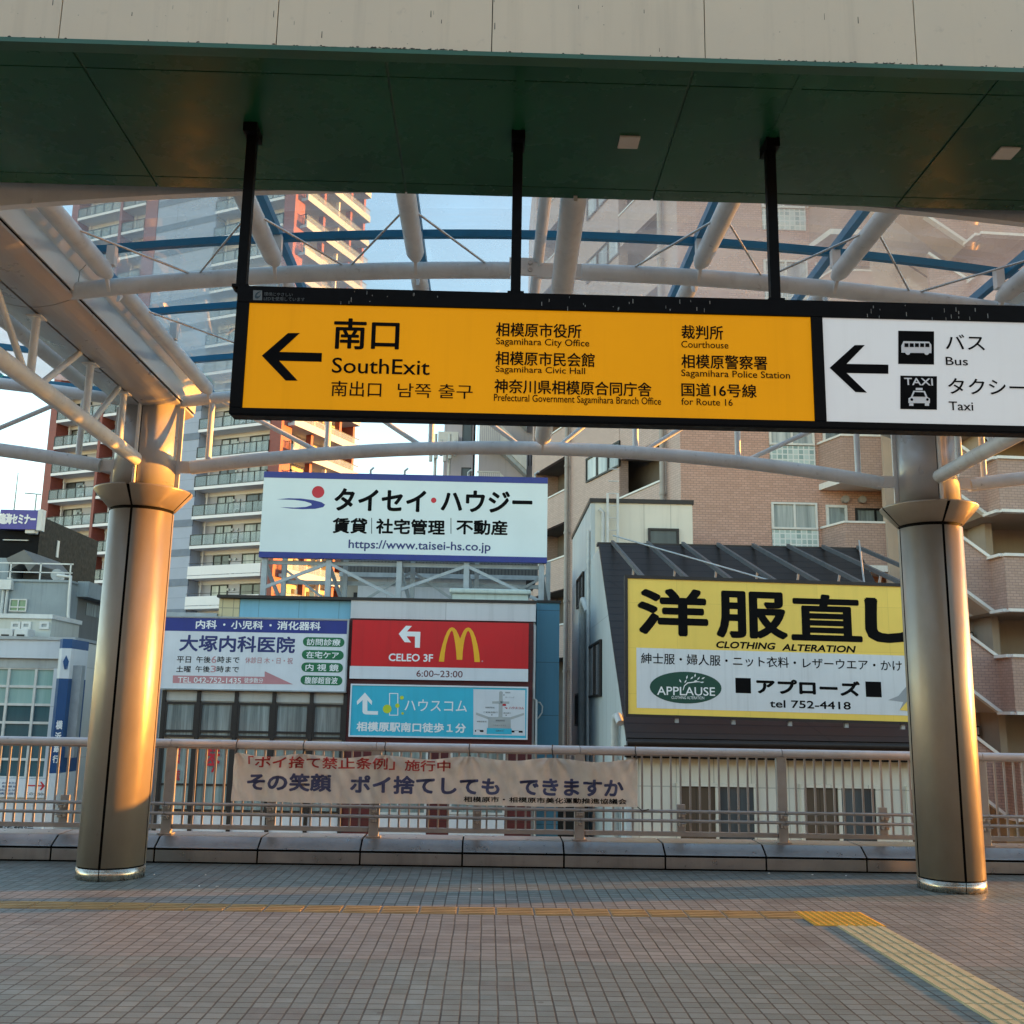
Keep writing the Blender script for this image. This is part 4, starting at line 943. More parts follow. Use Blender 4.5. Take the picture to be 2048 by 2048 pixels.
# ---- big yellow sign hung before the slanted roof
YS = YE-.35; TILT = .011
ys = thing('clothing_sign', 'large yellow sign with bold black characters, a green oval logo and white lower half', 'sign', (HX+3.5, YS, at(1255, 1430, YS).z))
C6 = crop(1100, 960, .4907)
x0, x1, z0, z1 = rect(C6, 316, 400, 1640, 953, YS)
def qbox(a, b, lo, hi, Y0, Y1):
    return MB().prism([(a, Y0, lo-TILT*(a-x0)), (b, Y0, lo-TILT*(b-x0)), (b, Y0, hi-TILT*(b-x0)), (a, Y0, hi-TILT*(a-x0))], (0, Y1-Y0, 0))
M['yellow_face'] = panels('yellow_sign_face', (.96, .66, .12), 1.55, .98, .004, .78, .45, .12)
M['white_face'] = paint('white_sign_face', (.66, .68, .70), .45, 0, .06, 1, streak=.25)
obj('face', qbox(x0, x1, z0, z1, YS, YS+.12), M['yellow_face'], ys, recalc=True)
for q in (qbox(x0-.06, x1+.06, z1, z1+.07, YS-.03, YS+.16), qbox(x0-.06, x1+.06, z0-.06, z0, YS-.03, YS+.16), qbox(x0-.06, x0, z0, z1, YS-.03, YS+.16), qbox(x1, x1+.06, z0, z1, YS-.03, YS+.16)): obj('rim', q, M['frame_brown'], ys, recalc=True)
a, b, c, d = rect(C6, 352, 683, 1600, 928, YS)
obj('white_field', qbox(a, b, c-.0, d, YS-.004, YS+.01), M['white_face'], ys, recalc=True)
def TY(s_, xl, yt, xr, yb, m=INK, Y=YS, **k):
    p0, p1, q0, q1 = rect(C6, xl, yt, xr, yb, Y); return letters(ys, s_, p0, p1, q0, q1, Y, m, tilt=TILT, **k)
TY('洋', 355, 438, 643, 632, bold=.040, n=10); TY('服', 675, 449, 965, 642, bold=.036, n=10); TY('直', 978, 462, 1266, 653, bold=.030, n=10); TY('し', 1278, 478, 1520, 662, bold=.060, n=10)
TY('CLOTHING', 677, 656, 917, 685, bold=.05, italic=.25); TY('ALTERATION', 948, 667, 1243, 696, bold=.05, italic=.25)
W2 = YS-.004
TY('紳士服・婦人服・ニット衣料・レザーウエア・かけ', 371, 704, 1432, 748, Y=W2, bold=.010)
TY('■', 755, 806, 818, 868, Y=W2); TY('アプローズ', 840, 808, 1262, 870, Y=W2, bold=.05, n=8); TY('■', 1285, 821, 1349, 884, Y=W2)
TY('tel 752-4418', 895, 895, 1225, 927, Y=W2, bold=.03)
ov = disc(ys, C6, 553, 846, 146, 65, W2, paint('deep_green_oval', (.004, .060, .038), .5), 'oval_logo')
p0, p1, q0, q1 = rect(C6, 436, 841, 672, 876, W2); letters(ov, 'APPLAUSE', p0, p1, q0, q1, W2, M['white_ink'], dy=.005, bold=.012)
p0, p1, q0, q1 = rect(C6, 495, 880, 628, 892, W2); letters(ov, 'CLOTHING ALTERATION', p0, p1, q0, q1, W2, M['white_ink'], dy=.005)
for (lx, ly, an) in ((548, 828, 60), (556, 812, 75), (572, 812, 40), (585, 822, 20), (600, 815, 50), (612, 826, 10), (535, 826, 120), (590, 805, 80), (617, 812, 30)):
    ca, sa = math.cos(R_(an)), -math.sin(R_(an))
    shape(ov, C6, [(lx, ly), (lx+8*ca-3*sa, ly+8*sa+3*ca), (lx+17*ca, ly+17*sa), (lx+8*ca+3*sa, ly+8*sa-3*ca)], W2, M['white_ink'], 'leaf', dy=.005)
shape(ov, C6, [(541, 856), (546, 838), (560, 825), (600, 820), (622, 824), (600, 824), (562, 829), (549, 840), (544, 857)], W2, M['white_ink'], 'stem', dy=.005)
shape(ys, C6, [(1378, 897), (1420, 880), (1455, 838), (1500, 800), (1500, 930), (1425, 938), (1440, 905)], W2, paint('grey_corner', (.30, .32, .34), .6), 'page_corner')
shape(ys, C6, [(1425, 938), (1500, 850), (1500, 945)], W2, M['yellow_face'], 'page_corner', dy=.006)
TY('当', 1423, 936, 1448, 957, bold=.03)
# struts from the ridge down to the top edge of the sign
sx = [HX+.35+.985*i for i in range(8)]
for x in sx:
    zt_ = z1-TILT*(x-x0); top = Vector((x, YRD-.05, zR+.14))
    obj('strut', MB().bar(top, (x, YS+.14, zt_+.02), .075, .10), M['strut'], ys)
    obj('strut', MB().bar((x, YS+.14, zt_-.1), (x, YE+.9, zE+1.0), .06), M['strut'], ys)
    m_ = top.lerp(Vector((x, YS+.14, zt_)), .72); obj('strut_leg', MB().bar(m_, (x, m_.y+.45, m_.z-.75), .045), M['pipe_white'], ys)
obj('tie_rod', MB().tube([(sx[0], YRD-.2, zR+.3), (sx[3], YS+.2, z1)], .022, 6), M['galv'], ys); obj('tie_rod', MB().tube([(sx[7], YRD-.2, zR+.3), (sx[5], YS+.2, z1-.06)], .022, 6), M['galv'], ys)
for k in range(6): xx = x0+1.05+k*1.22; obj('lug', MB().box(xx-.04, xx+.04, YS+.02, YS+.1, z0-.16-TILT*(xx-x0), z0-.055-TILT*(xx-x0)), M['galv'], ys)

# ---- pink tiled apartment block
M['pink_tile'] = tiles('pink_brick_tiles', (.56, .33, .255), (.46, .26, .195), (.28, .175, .14), .20, .085, .010, .5, .5, .25, .2, .12)
M['pink_tile_pale'] = tiles('pale_pink_tiles', (.50, .355, .305), (.43, .305, .26), (.31, .225, .195), .20, .085, .008, .5, .55, .25, .2, .15)
M['mauve_tile'] = tiles('mauve_tiles', (.43, .285, .235), (.36, .235, .19), (.24, .165, .14), .20, .085, .010, .5, .5, .3, .2, .12)
M['white_trim'] = paint('white_trim', (.68, .67, .64), .55, 0, .1, 2, streak=.2)
M['recess'] = paint('recess_render', (.15, .125, .105), .85, 0, .2, 1.5)
M['stair_render'] = paint('stair_render', (.42, .33, .26), .8, 0, .12, .8, streak=.15)
def glassblock():
    m = N('glass_blocks'); v = uwall(m); b = m.n('ShaderNodeTexBrick'); b.offset = 0; b.inputs['Scale'].default_value = 1
    for k, c in (('Color1', (.20, .29, .28)), ('Color2', (.46, .54, .52)), ('Mortar', (.60, .62, .60))): b.inputs[k].default_value = (*c, 1)
    b.inputs['Brick Width'].default_value = .19; b.inputs['Row Height'].default_value = .19; b.inputs['Mortar Size'].default_value = .022; m.l(v, b.inputs['Vector'])
    m.l(b.outputs['Color'], m.p.inputs['Base Color']); m.p.inputs['Roughness'].default_value = .15; m.bump(m.math('SUBTRACT', 1., b.outputs['Fac']), .5, .02); return m.m
M['glassblock'] = glassblock()
PY = 35.0; FL = 3.03
pa_ = at(1362, 1000, PY); PA = Vector((pa_.x, PY, 0)); PD = Vector((-.31, .951, 0)); PN = Vector((-.951, -.31, 0))
pb = thing('pink_apartment', 'tall pink tiled apartment block with balconies, behind the white house', 'building', (PA.x+4, PY, STREET))
PTOP = 30.0
xE = at(1905, 1200, PY).x
inner = [PA+PD*.9-PN*1.3, PA+PD*15-PN*1.3, Vector((6.2, PY+16, 0)), Vector((6.2, PY+42, 0)), Vector((xE, PY+42, 0)), Vector((xE, PY+.06, 0)), PA+Vector((1.2, .06, 0))]  # rear part deepened out of view to shade the blocks at far left
obj('core_wall', MB().prism([p+Vector((0, 0, STREET)) for p in inner], (0, 0, PTOP-STREET)), M['recess'], pb, recalc=True)
xb0 = at(*C7(1478, 600), PY).x                                     # where the balcony bay begins
obj('front_wall', MB().box(PA.x, xE, PY, PY+.4, STREET, PTOP), M['pink_tile'], pb)
def sl_(x, y):                                                     # picture point -> (s, z) on the left facade
    p = atp(x, y, PA, PN); return (p-PA).dot(PD), p.z
s1, zcap = sl_(*C7(632, 331)); s0b = sl_(*C7(395, 430))[0]; sp1 = sl_(*C7(640, 300))[0]; sp2 = sl_(*C7(110, 300))[0]
sO2 = sl_(*C7(95, 380))[0]; swa = sl_(*C7(388, 200))[0]; swb = sl_(*C7(203, 230))[0]
zw1 = sl_(*C7(388, 112))[1]; zw0 = sl_(*C7(203, 348))[1]; zcapO = sl_(*C7(95, 382))[1]
def fac(mb, a, b, z0, z1, o0=0., o1=.4):                           # box on the left facade: s range, z range, depth behind face
    return mb.obox(PA, PD, -PN, Vector((0, 0, 1)), a, b, o0, o1, z0, z1)
k0 = int((STREET-zcap)//FL)
obj('side_wall', fac(MB(), .0, s1-.02, STREET, PTOP), M['pink_tile_pale'], pb, recalc=True)
obj('side_wall', fac(MB(), s0b+.2, sO2-.02, STREET, PTOP), M['pink_tile_pale'], pb, recalc=True)
obj('end_wall', fac(MB(), 14.8, 15.0, STREET, PTOP, 0, 1.3), M['pink_tile_pale'], pb, recalc=True)
for k in range(-2, 9):
    zc = zcap+k*FL
    for a, b, zz in ((s1, s0b+.18, zc), (sO2, 14.78, zcapO+k*FL)):
        if a > 5 and k > 6: continue
        p = obj('balcony', fac(MB(), a, b, zz-1.42, zz, .01, .2), M['pink_tile_pale'], pb, recalc=True)
        obj('cap', fac(MB(), a, b, zz+.001, zz+.07, -.03, .24), M['white_trim'], p, recalc=True); obj('slab', fac(MB(), a, b, zz-1.42, zz-1.22, .21, 1.3), M['recess'], p, recalc=True)
    zz0, zz1 = zw0+k*FL, zw1+k*FL
    f = MB(); w = .08
    for q in ((swa, swb, zz1-w, zz1), (swa, swb, zz0, zz0+w), (swa, swa+w, zz0+w, zz1-w), (swb-w, swb, zz0+w, zz1-w), (swa+.33*(swb-swa)-.05, swa+.33*(swb-swa)+.05, zz0+w, zz1-w), (swa+.66*(swb-swa)-.05, swa+.66*(swb-swa)+.05, zz0+w, zz1-w)): fac(f, q[0], q[1], q[2], q[3], -.06, .02)
    f = obj('window', f, M['frame_dark'], pb, recalc=True); obj('pane', fac(MB(), swa, swb, zz0, zz1, -.015, -.004), M['curt_pale'], f, recalc=True)
for s_ in (sp1, sp2):
    q = PA+PD*s_+PN*.15; obj('drain_pipe', MB().tube([q+Vector((0, 0, STREET)), q+Vector((0, 0, PTOP))], .10, 10), M['pipe_grey'], pb)
    for k in range(-2, 9): obj('pipe_clip', MB().tube([q+Vector((0, 0, zcap+k*FL-.6)), q+Vector((0, 0, zcap+k*FL-.5))], .125, 10), M['pipe_grey'], pb)
# front: bath windows over glass blocks, angled balconies
a, b, z0, z1 = rect(C7, 1219, 455, 1470, 603, PY); _, _, g0, g1 = rect(C7, 1222, 606, 1475, 738, PY)
sa, sb, sz0, sz1 = rect(C7, 1520, 470, 1636, 590, PY); ta, tb2, tz0, tz1 = rect(C7, 1682, 487, 1900, 590, PY)
bt = at(*C7(1630, 568), PY-1.25).z; bx0 = at(*C7(1497, 600), PY).x; bx1 = at(*C7(1628, 570), PY-1.25).x
for k in range(-2, 8):
    d = k*FL
    window(pb, a, b, z0+d, z1+d, PY, M['frame_white'], M['curt_pale'], (.5,), (), .07, .12)
    obj('glass_blocks', MB().box(a+.01, b+.02, PY-.05, PY+.1, g0+d, g1+d), M['glassblock'], pb)
    window(pb, sa, sb, sz0+d-.7, sz1+d, PY, M['frame_white'], M['curt_grey'], (), (), .09, .1)
    window(pb, ta, tb2, tz0+d-.7, tz1+d, PY, M['frame_dark'], M['curt_grey'], (.5,), (), .07, .1)
    t = bt+d; lo = t-1.62; w = .16
    pl = [Vector((bx0, PY-.005, lo)), Vector((bx1, PY-1.25, lo)), Vector((xE, PY-1.25, lo)), Vector((xE, PY-1.09, lo)), Vector((bx1+.07, PY-1.09, lo)), Vector((bx0+.2, PY-.005, lo))]
    bl = obj('balcony', MB().prism(pl, (0, 0, 1.62)), M['mauve_tile'], pb, recalc=True)
    obj('slab', MB().prism([pl[0]+Vector((-.02, -.0, -.02)), pl[1]+Vector((-.05, -.03, -.02)), pl[2]+Vector((0, -.03, -.02)), Vector((xE, PY-.005, lo-.02))], (0, 0, .21)), M['white_trim'], bl, recalc=True)
    cp_ = [p+Vector((0, 0, 1.622)) for p in pl]; cp_[0] += Vector((-.05, 0, 0)); cp_[1] += Vector((-.04, -.04, 0)); cp_[2] += Vector((0, -.04, 0)); cp_[3] += Vector((0, .05, 0)); cp_[4] += Vector((0, .05, 0)); cp_[5] += Vector((.04, 0, 0))
    obj('cap', MB().prism(cp_, (0, 0, .07)), M['white_trim'], bl, recalc=True)
    for dx in (.35, .95): obj('vent_hood', MB().tube([(bx1+.1+dx, PY-.2, lo-.35), (bx1+.1+dx, PY-.02, lo-.35)], .13, 12), M['pipe_grey'], pb)
# stair tower at the right
ST = 31.0
sx0 = at(1926, 1200, ST).x
st = thing('stair_tower', 'outside staircase block with zigzag pink tiled parapets, right of the right column', 'stair tower', (sx0+3, ST, STREET))
C8 = crop(1740, 840, .445)
obj('back_wall', MB().box(sx0-1.2, sx0+9, ST+2.6, ST+2.9, STREET, PTOP), M['stair_render'], st)
obj('end_wall', MB().box(sx0+8.6, sx0+9.0, ST-2.2, ST+2.59, STREET, PTOP), M['stair_render'], st)  # unseen wall, added to keep the sun off the stairs
obj('side_wall', MB().box(xE+.02, xE+.25, ST+1.4, PY-.01, STREET, PTOP), M['stair_render'], st)
ang = 1.35; zl = at(*C8(615, 200), ST).z
xm1 = at(*C8(545, 655), ST).x; xm2 = at(*C8(652, 650), ST-ang).x
for k in range(-3, 7):
    t = zl-.0+k*FL; hgt = 1.62
    # landing parapet: flat run with a faceted nose
    def para(P, h0, name, mat_):
        mb = MB()
        for (p, q) in zip(P, P[1:]):
            p, q = Vector(p), Vector(q); e = Vector((0, .16, 0))
            vs = [p-Vector((0, 0, h0)), q-Vector((0, 0, h0)), q, p]; vs += [v+e for v in vs]
            mb.add(vs, [(0, 1, 2, 3), (7, 6, 5, 4), (0, 4, 5, 1), (3, 2, 6, 7), (1, 5, 6, 2), (0, 3, 7, 4)])
        return obj(name, mb, mat_, st, recalc=True)
    L = [(sx0-.35, ST+.1, t+1.02), (xm1, ST, t), (xm2, ST-ang*.55, t+.0), (sx0+8.5, ST-ang*.2, t+.0)]
    o = para(L, hgt, 'parapet', M['mauve_tile'])
    for e, nm in ((.055, 'cap'), (-hgt, 'cap')):
        mb = MB()
        for p, q in zip(L, L[1:]):
            mb.bar(Vector(p)+Vector((0, .06, e-.02)), Vector(q)+Vector((0, .06, e-.02)), .26, .09)
        obj(nm, mb, M['white_trim'], o)
    fl = [Vector((xm1, ST+.17, t-hgt)), Vector((xm2, ST-ang*.5+.17, t-hgt)), Vector((sx0+8.5, ST+.1, t-hgt)), Vector((sx0+8.5, ST+2.6, t-hgt)), Vector((xm1, ST+2.6, t-hgt))]
    obj('landing', MB().prism(fl, (0, 0, .18)), M['stair_render'], st, recalc=True)
    fa = Vector((xm1, ST+.2, t-hgt)); fb = Vector((sx0-1.0, ST+.2, t-hgt+1.55))
    obj('flight', MB().prism([fa, fb, fb+Vector((0, 0, .3)), fa+Vector((0, 0, .3))], (0, 1.2, 0)), M['stair_render'], st, recalc=True)
    obj('handrail', MB().tube([(sx0-.5, ST+1.5, t+1.35), (xm1+.3, ST+1.5, t+.15)], .03, 6), M['frame_dark'], st)
    lp = obj('wall_lamp', MB().box(xm2+.05, xm2+.42, ST+2.42, ST+2.6, t-hgt-.75, t-hgt-.42), M['frame_dark'], st, bevel=.03)
    obj('lens', MB().box(xm2+.1, xm2+.37, ST+2.40, ST+2.42, t-hgt-.7, t-hgt-.47), M['white_trim'], lp)
obj('guy_wire', MB().tube([(sx0+2.0, ST-1.6, 6.0), (sx0+.9, ST-1.7, -3)], .012, 5), M['galv'], st)

# ---- lilac block far behind with outside stairs
M['lilac'] = panels('lilac_render', (.50, .46, .50), 3.2, 2.9, .02, .8, .7, .2)
LY = 60.0
lx0, lx1, lx2 = at(886, 930, LY).x, at(1068, 930, LY).x, at(1110, 930, LY).x
lb_ = thing('lilac_block', 'pale lilac tower block with white stair railings behind the billboard', 'building', (lx1, LY, STREET))
ztp = at(900, 800, LY).z+3
obj('wall', MB().box(at(957, 930, LY).x, lx2, LY, LY+8, STREET, ztp+1), M['lilac'], lb_)
obj('slab_wall', MB().box(lx1-.2, lx2+2, LY+1, LY+9, STREET, 36), M['lilac'], lb_)
obj('window_bay', MB().box(lx0, at(945, 930, LY).x, LY+.4, LY+8, STREET, ztp+.4), M['lilac'], lb_)
for k in range(5):
    zf_ = at(900, 880, LY).z+(k-2)*2.9
    window(lb_, lx0+1.1, lx0+1.7, zf_, zf_+1.3, LY+.4, M['frame_dark'], M['dark_glass'], ()); obj('balcony', MB().box(lx0-.3, lx0+.9, LY-.8, LY+.38, zf_-.7, zf_+.3), M['white_trim'], lb_)
    x0, x1 = at(955, 930, LY).x, at(1000, 930, LY).x; zs = at(960, 895, LY).z+(k-2)*2.9; x2 = at(1052, 930, LY).x
    r = MB(); n = 12
    for i in range(n+1): r.box(x0+(x1-x0)*i/n-.025, x0+(x1-x0)*i/n+.025, LY-1.22, LY-1.17, zs, zs+1.1)
    r.box(x0, x1, LY-1.25, LY-1.15, zs+1.08, zs+1.15); r.box(x0, x1, LY-1.3, LY-.01, zs-.12, zs)
    obj('stair_railing', r, M['white_trim'], lb_)
    obj('stair_flight', MB().prism([(x1, LY-1.2, zs+1.1), (x2, LY-1.2, zs-.4), (x2, LY-1.2, zs-1.6), (x1, LY-1.2, zs-.1)], (0, .12, 0)), M['white_trim'], lb_, recalc=True)
    obj('stair_soffit', MB().prism([(x1, LY-1.05, zs-.1), (x2, LY-1.05, zs-1.6), (x2, LY-1.05, zs-1.9), (x1, LY-1.05, zs-.4)], (0, 1.0, 0)), M['galv'], lb_, recalc=True)
    g_ = MB()
    for i in range(9): g_.box(x2-.05+i*.16, x2+i*.16, LY-.6, LY-.55, zs-1.2, zs+.3)
    obj('grille', g_, M['frame_dark'], lb_)
an = thing('phone_antenna', 'grey cluster of mobile phone antennas on a mast, left of the lilac block', 'antenna', (at(878, 930, 58).x, 58, 8))
p = at(870, 930, 58); q = at(898, 930, 58)
for i, pp in enumerate((p, q)):
    obj('mast', MB().tube([(pp.x, 58, 4), (pp.x, 58, at(870, 868, 58).z)], .09, 8), M['pipe_white'], an)
    for j in range(3): obj('panel', MB().box(pp.x-.35+j*.3, pp.x-.15+j*.3, 57.7, 57.9, at(870, 925-j*6, 58).z, at(870, 893-j*6, 58).z), M['pipe_white'], an, bevel=.04)

# ---- red and white residential tower
TP = at(548, 1100, 98.0); TP = Vector((TP.x, 98.0, 0)); TD = Vector((-.905, .425, 0)); TDR = Vector((.425, .905, 0)); UZ = Vector((0, 0, 1))
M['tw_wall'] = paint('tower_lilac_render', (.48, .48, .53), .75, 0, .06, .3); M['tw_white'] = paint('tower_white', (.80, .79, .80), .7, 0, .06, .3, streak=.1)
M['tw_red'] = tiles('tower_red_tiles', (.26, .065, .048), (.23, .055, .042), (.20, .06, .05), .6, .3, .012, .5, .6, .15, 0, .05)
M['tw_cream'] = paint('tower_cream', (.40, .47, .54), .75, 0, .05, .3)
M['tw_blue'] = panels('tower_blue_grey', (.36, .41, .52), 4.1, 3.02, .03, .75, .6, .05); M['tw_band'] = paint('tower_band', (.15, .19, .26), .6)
def tb(mb, s0, s1, t0, t1, z0, z1): return mb.obox(TP, TD, TDR, UZ, s0, s1, t0, t1, z0, z1)
def tobj(name, m, parent, *boxes):
    mb = MB()
    for b in boxes: tb(mb, *b)
    return obj(name, mb, m, parent)
tw = thing('residential_tower', 'high rise apartment tower with red corner strips and white balconies', 'apartment tower', tuple(TP+TD*12+Vector((0, 0, STREET))))
TT = 63.0
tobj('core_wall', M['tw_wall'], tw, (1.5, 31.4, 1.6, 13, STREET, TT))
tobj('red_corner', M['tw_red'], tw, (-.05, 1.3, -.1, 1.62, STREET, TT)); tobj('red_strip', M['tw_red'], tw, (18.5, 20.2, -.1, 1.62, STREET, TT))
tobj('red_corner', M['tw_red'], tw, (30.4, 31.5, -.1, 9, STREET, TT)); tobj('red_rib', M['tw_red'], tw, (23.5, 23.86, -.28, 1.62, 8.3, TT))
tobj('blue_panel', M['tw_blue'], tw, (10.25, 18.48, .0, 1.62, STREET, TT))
for t_ in (4.7, 9.75): tobj('red_pillar', M['tw_red'], tw, (-.35, .25, t_-.2, t_+.2, STREET, TT))
tobj('white_pillar', M['tw_white'], tw, (-.35, .1, 7.3, 7.5, STREET, TT)); tobj('red_pillar', M['tw_red'], tw, (-.1, 1.5, 12.6, 13.0, STREET, TT))
proto = None
for k in range(-7, 13):
    zk = 23.26+3.02*k; dz = Vector((0, 0, 3.02))
    tobj('band', M['tw_band'], tw, (10.2, 18.52, -.04, .1, zk-.95+.0, zk-.22))
    low = zk < 14.5
    for s0, s1 in ((1.32, 10.22), (20.22, 23.48), (23.88, 30.38)):
        if zk < 6 and s0 > 20: continue
        b = tobj('balcony', M['tw_white'], tw, (s0, s1, -.22, 1.6, zk-.30, zk))
        tobj('lintel', M['tw_white'], b, (s0, s1, 1.5, 1.61, zk+2.30, zk+2.72))
        if low and s0 < 5:
            tobj('parapet', M['tw_white'], b, (s0, s1, -.22, -.08, zk+.05, zk+.95)); tobj('rail', M['frame_dark'], b, (s0, s1, -.18, -.13, zk+1.2, zk+1.25))
        else:
            tobj('glass', M['balus_glass'], b, (s0+.02, s1-.02, -.15, -.13, zk+.08, zk+1.08))
            n_p = max(2, int((s1-s0)/1.3)); bars = [(s0, s1, -.18, -.10, zk+1.08, zk+1.15), (s0, s1, -.18, -.10, zk+.02, zk+.08)]
            bars += [(s0+(s1-s0)*i/n_p-.03, s0+(s1-s0)*i/n_p+.03, -.19, -.09, zk+.0, zk+1.15) for i in range(n_p+1)]
            tobj('rail', M['frame_dark'], b, *bars)
        if s0 == 20.22: wl = [(22.0, 23.2, 2.25)]
        elif s0 < 5: wl = [(1.9, 5.0, 2.25), (6.5, 8.6, 2.25)]
        else: wl = [(27.2, 29.8, 2.25), (24.1, 25.5, 2.25)]
        for a, b2, h in wl:
            f = [(a, b2, 1.5, 1.62, zk+h-.1, zk+h), (a, a+.1, 1.5, 1.62, zk+.05, zk+h-.1), (b2-.1, b2, 1.5, 1.62, zk+.05, zk+h-.1), ((a+b2)/2-.06, (a+b2)/2+.06, 1.5, 1.62, zk+.05, zk+h-.1)]
            w_ = tobj('window', M['frame_dark'], tw, *f); tobj('pane', M['curt_pale'] if (k+int(a)) % 3 else M['dark_glass'], w_, (a+.02, b2-.02, 1.56, 1.59, zk+.05, zk+h-.02))
        sA = (s0+s1)/2-.3
        au = tobj('air_conditioner', M['tw_white'], tw, (sA-.45, sA+.45, .9, 1.3, zk+.02, zk+.75)); 
        c_ = TP+TD*sA+TDR*.89+Vector((0, 0, zk+.4)); obj('fan', MB().tube([c_, c_-TDR*.02], .27, 12), M['frame_dark'], au)
        for q in (.3, .95):
            c_ = TP+TD*(sA+q)+TDR*1.58+Vector((0, 0, zk+1.75)); obj('vent_cap', MB().tube([c_, c_-TDR*.15], .13, 8), M['galv'], tw)
        c_ = TP+TD*(s1-.55)+TDR*1.2; obj('drain_pipe', MB().tube([c_+Vector((0, 0, zk)), c_+Vector((0, 0, zk+2.7))], .08, 6), M['tw_white'], tw)
    # right flank: long open balconies
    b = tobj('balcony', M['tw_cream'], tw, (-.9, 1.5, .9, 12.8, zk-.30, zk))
    tobj('parapet', M['tw_cream'], b, (-.9, -.75, .9, 12.8, zk+.0, zk+.45)); tobj('glass', M['balus_glass'], b, (-.84, -.81, .95, 12.75, zk+.46, zk+1.15))
    tobj('rail', M['frame_dark'], b, (-.86, -.78, .9, 12.8, zk+1.15, zk+1.2)); tobj('end_rail', M['frame_dark'], b, (-.9, .3, .88, .94, zk+1.1, zk+1.15), (-.4, -.36, .88, .94, zk, zk+1.1), (.1, .14, .88, .94, zk, zk+1.1))
    tobj('dark_openings', M['dark_glass'], b, (1.44, 1.49, 1.7, 4.3, zk+.05, zk+2.1), (1.44, 1.49, 5.2, 7.0, zk+.05, zk+2.1), (1.44, 1.49, 7.8, 9.3, zk+.05, zk+2.1), (1.44, 1.49, 10.2, 12.4, zk+.05, zk+2.1))
    if k % 1 == 0: tobj('ladder_hoop', M['galv'], tw, (31.5, 32.1, 1.0, 1.08, zk+.9, zk+.96), (31.5, 32.2, .8, 1.3, zk-.2, zk+.1), (32.05, 32.1, 1.0, 1.08, zk+.1, zk+.9))

# ---- left side: bank, grey old block, dark block, shed, antenna
CA, CBk = crop(0, 980, .176), crop(0, 1260, .2174)
KY = 30.0
kx = at(*CBk(640, 300), KY).x; kz = at(*CBk(300, 90), KY).z; kxl = at(-160, 1300, KY).x
bk_ = thing('bank_building', 'white panelled building with a teal curtain wall window and cream side wall', 'building', (kx-3, KY, STREET))
M['bank_white'] = panels('bank_white_panels', (.62, .65, .70), 2.0, 2.0, .012, .7, .45, .12, shift=(.3, .55)); M['bank_cream'] = panels('bank_cream_panels', (.68, .67, .62), 1.9, 2.6, .012, .75, .5, .12)
gz0, gz1 = at(*CBk(0, 1360), KY).z, at(*CBk(0, 345), KY).z; gxr = at(*CBk(470, 600), KY).x
obj('upper_wall', MB().box(kxl, kx-.02, KY, KY+9, gz1+.28, kz), M['bank_white'], bk_); obj('lintel', MB().box(kxl, kx-.3, KY+.15, KY+9, gz1, gz1+.279), M['galv'], bk_)
obj('lower_wall', MB().box(kxl, kx-.02, KY+.02, KY+9, STREET, gz0), M['bank_white'], bk_); obj('pier', MB().box(gxr, kx-.02, KY+.01, KY+9, gz0+.001, gz1-.001), M['bank_white'], bk_)
obj('side_wall', MB().box(kx-.019, kx+.1, KY+.1, KY+4.3, STREET, kz-.02), M['bank_cream'], bk_); obj('coping', MB().box(kxl, kx+.14, KY-.06, KY+9, kz+.001, kz+.09), M['galv'], bk_)
obj('side_wall', MB().box(kx-6, kx+.1, KY+4.31, KY+4.5, STREET, kz-.02), M['bank_cream'], bk_)
M['bank_glass_hi'] = curtain('teal_blind_glass', (.20, .36, .34), (.36, .52, .49), 1.2, fac=.3); M['bank_glass_lo'] = curtain('teal_dark_glass', (.016, .075, .10), (.04, .13, .15), .8, fac=.4)
vx = [gxr]+[gxr-(.57+.79*i)*.98 for i in range(0, 7)]; hz_ = [gz1]+[at(*CBk(300, y), KY).z for y in (520, 687, 855, 1030, 1195)]+[gz0]
cwf = MB()
for x in vx: cwf.box(x-.035, x+.035, KY+.16, KY+.30, gz0, gz1)
for z in hz_: cwf.box(vx[-1], gxr, KY+.17, KY+.29, z-.035, z+.035)
cw = obj('curtain_wall', cwf, M['frame_white'], bk_)
for i, (za_, zb2) in enumerate(zip(hz_, hz_[1:])):
    for xa, xb in zip(vx, vx[1:]): obj('pane', MB().box(xb+.03, xa-.03, KY+.22, KY+.25, zb2+.03, za_-.03), M['bank_glass_hi'] if i < 2 else M['bank_glass_lo'], cw)
PYL = KY-.55
px0, px1 = at(*CBk(505, 300), PYL).x, at(*CBk(632, 300), PYL).x; pz = at(*CBk(580, 80), PYL).z
py_ = thing('bank_pylon', 'tall blue and white corner pylon with a blue kite emblem and vertical lettering', 'sign', ((px0+px1)/2, PYL, STREET))
M['bank_blue'] = paint('bank_blue', (.006, .065, .20), .35, 0, .08, 1)
pm = px0+(px1-px0)*.42
def pyl(z0, z1, name, m): return obj(name, MB().prism([(px0, PYL+.22, z0), (pm, PYL, z0), (px1, PYL+.10, z0), (px1, KY+.8, z0), (px0, KY+.8, z0)], (0, 0, z1-z0)), m, py_, recalc=True)
za_, zb2, zc_ = at(*CBk(580, 166), PYL).z, at(*CBk(560, 445), PYL).z, at(*CBk(460, 1318), PYL).z
pyl(za_, pz, 'blue_cap', M['bank_blue']); pyl(zb2, za_-.001, 'white_band', M['white_face']); pyl(zc_, zb2-.001, 'blue_shaft', M['bank_blue']); pyl(STREET, zc_-.001, 'white_foot', M['white_face'])
obj('bracket', MB().box(px1+.001, px1+.25, PYL+.35, PYL+.6, at(*CBk(640, 1180), PYL).z, at(*CBk(640, 320), PYL).z), M['galv'], py_)
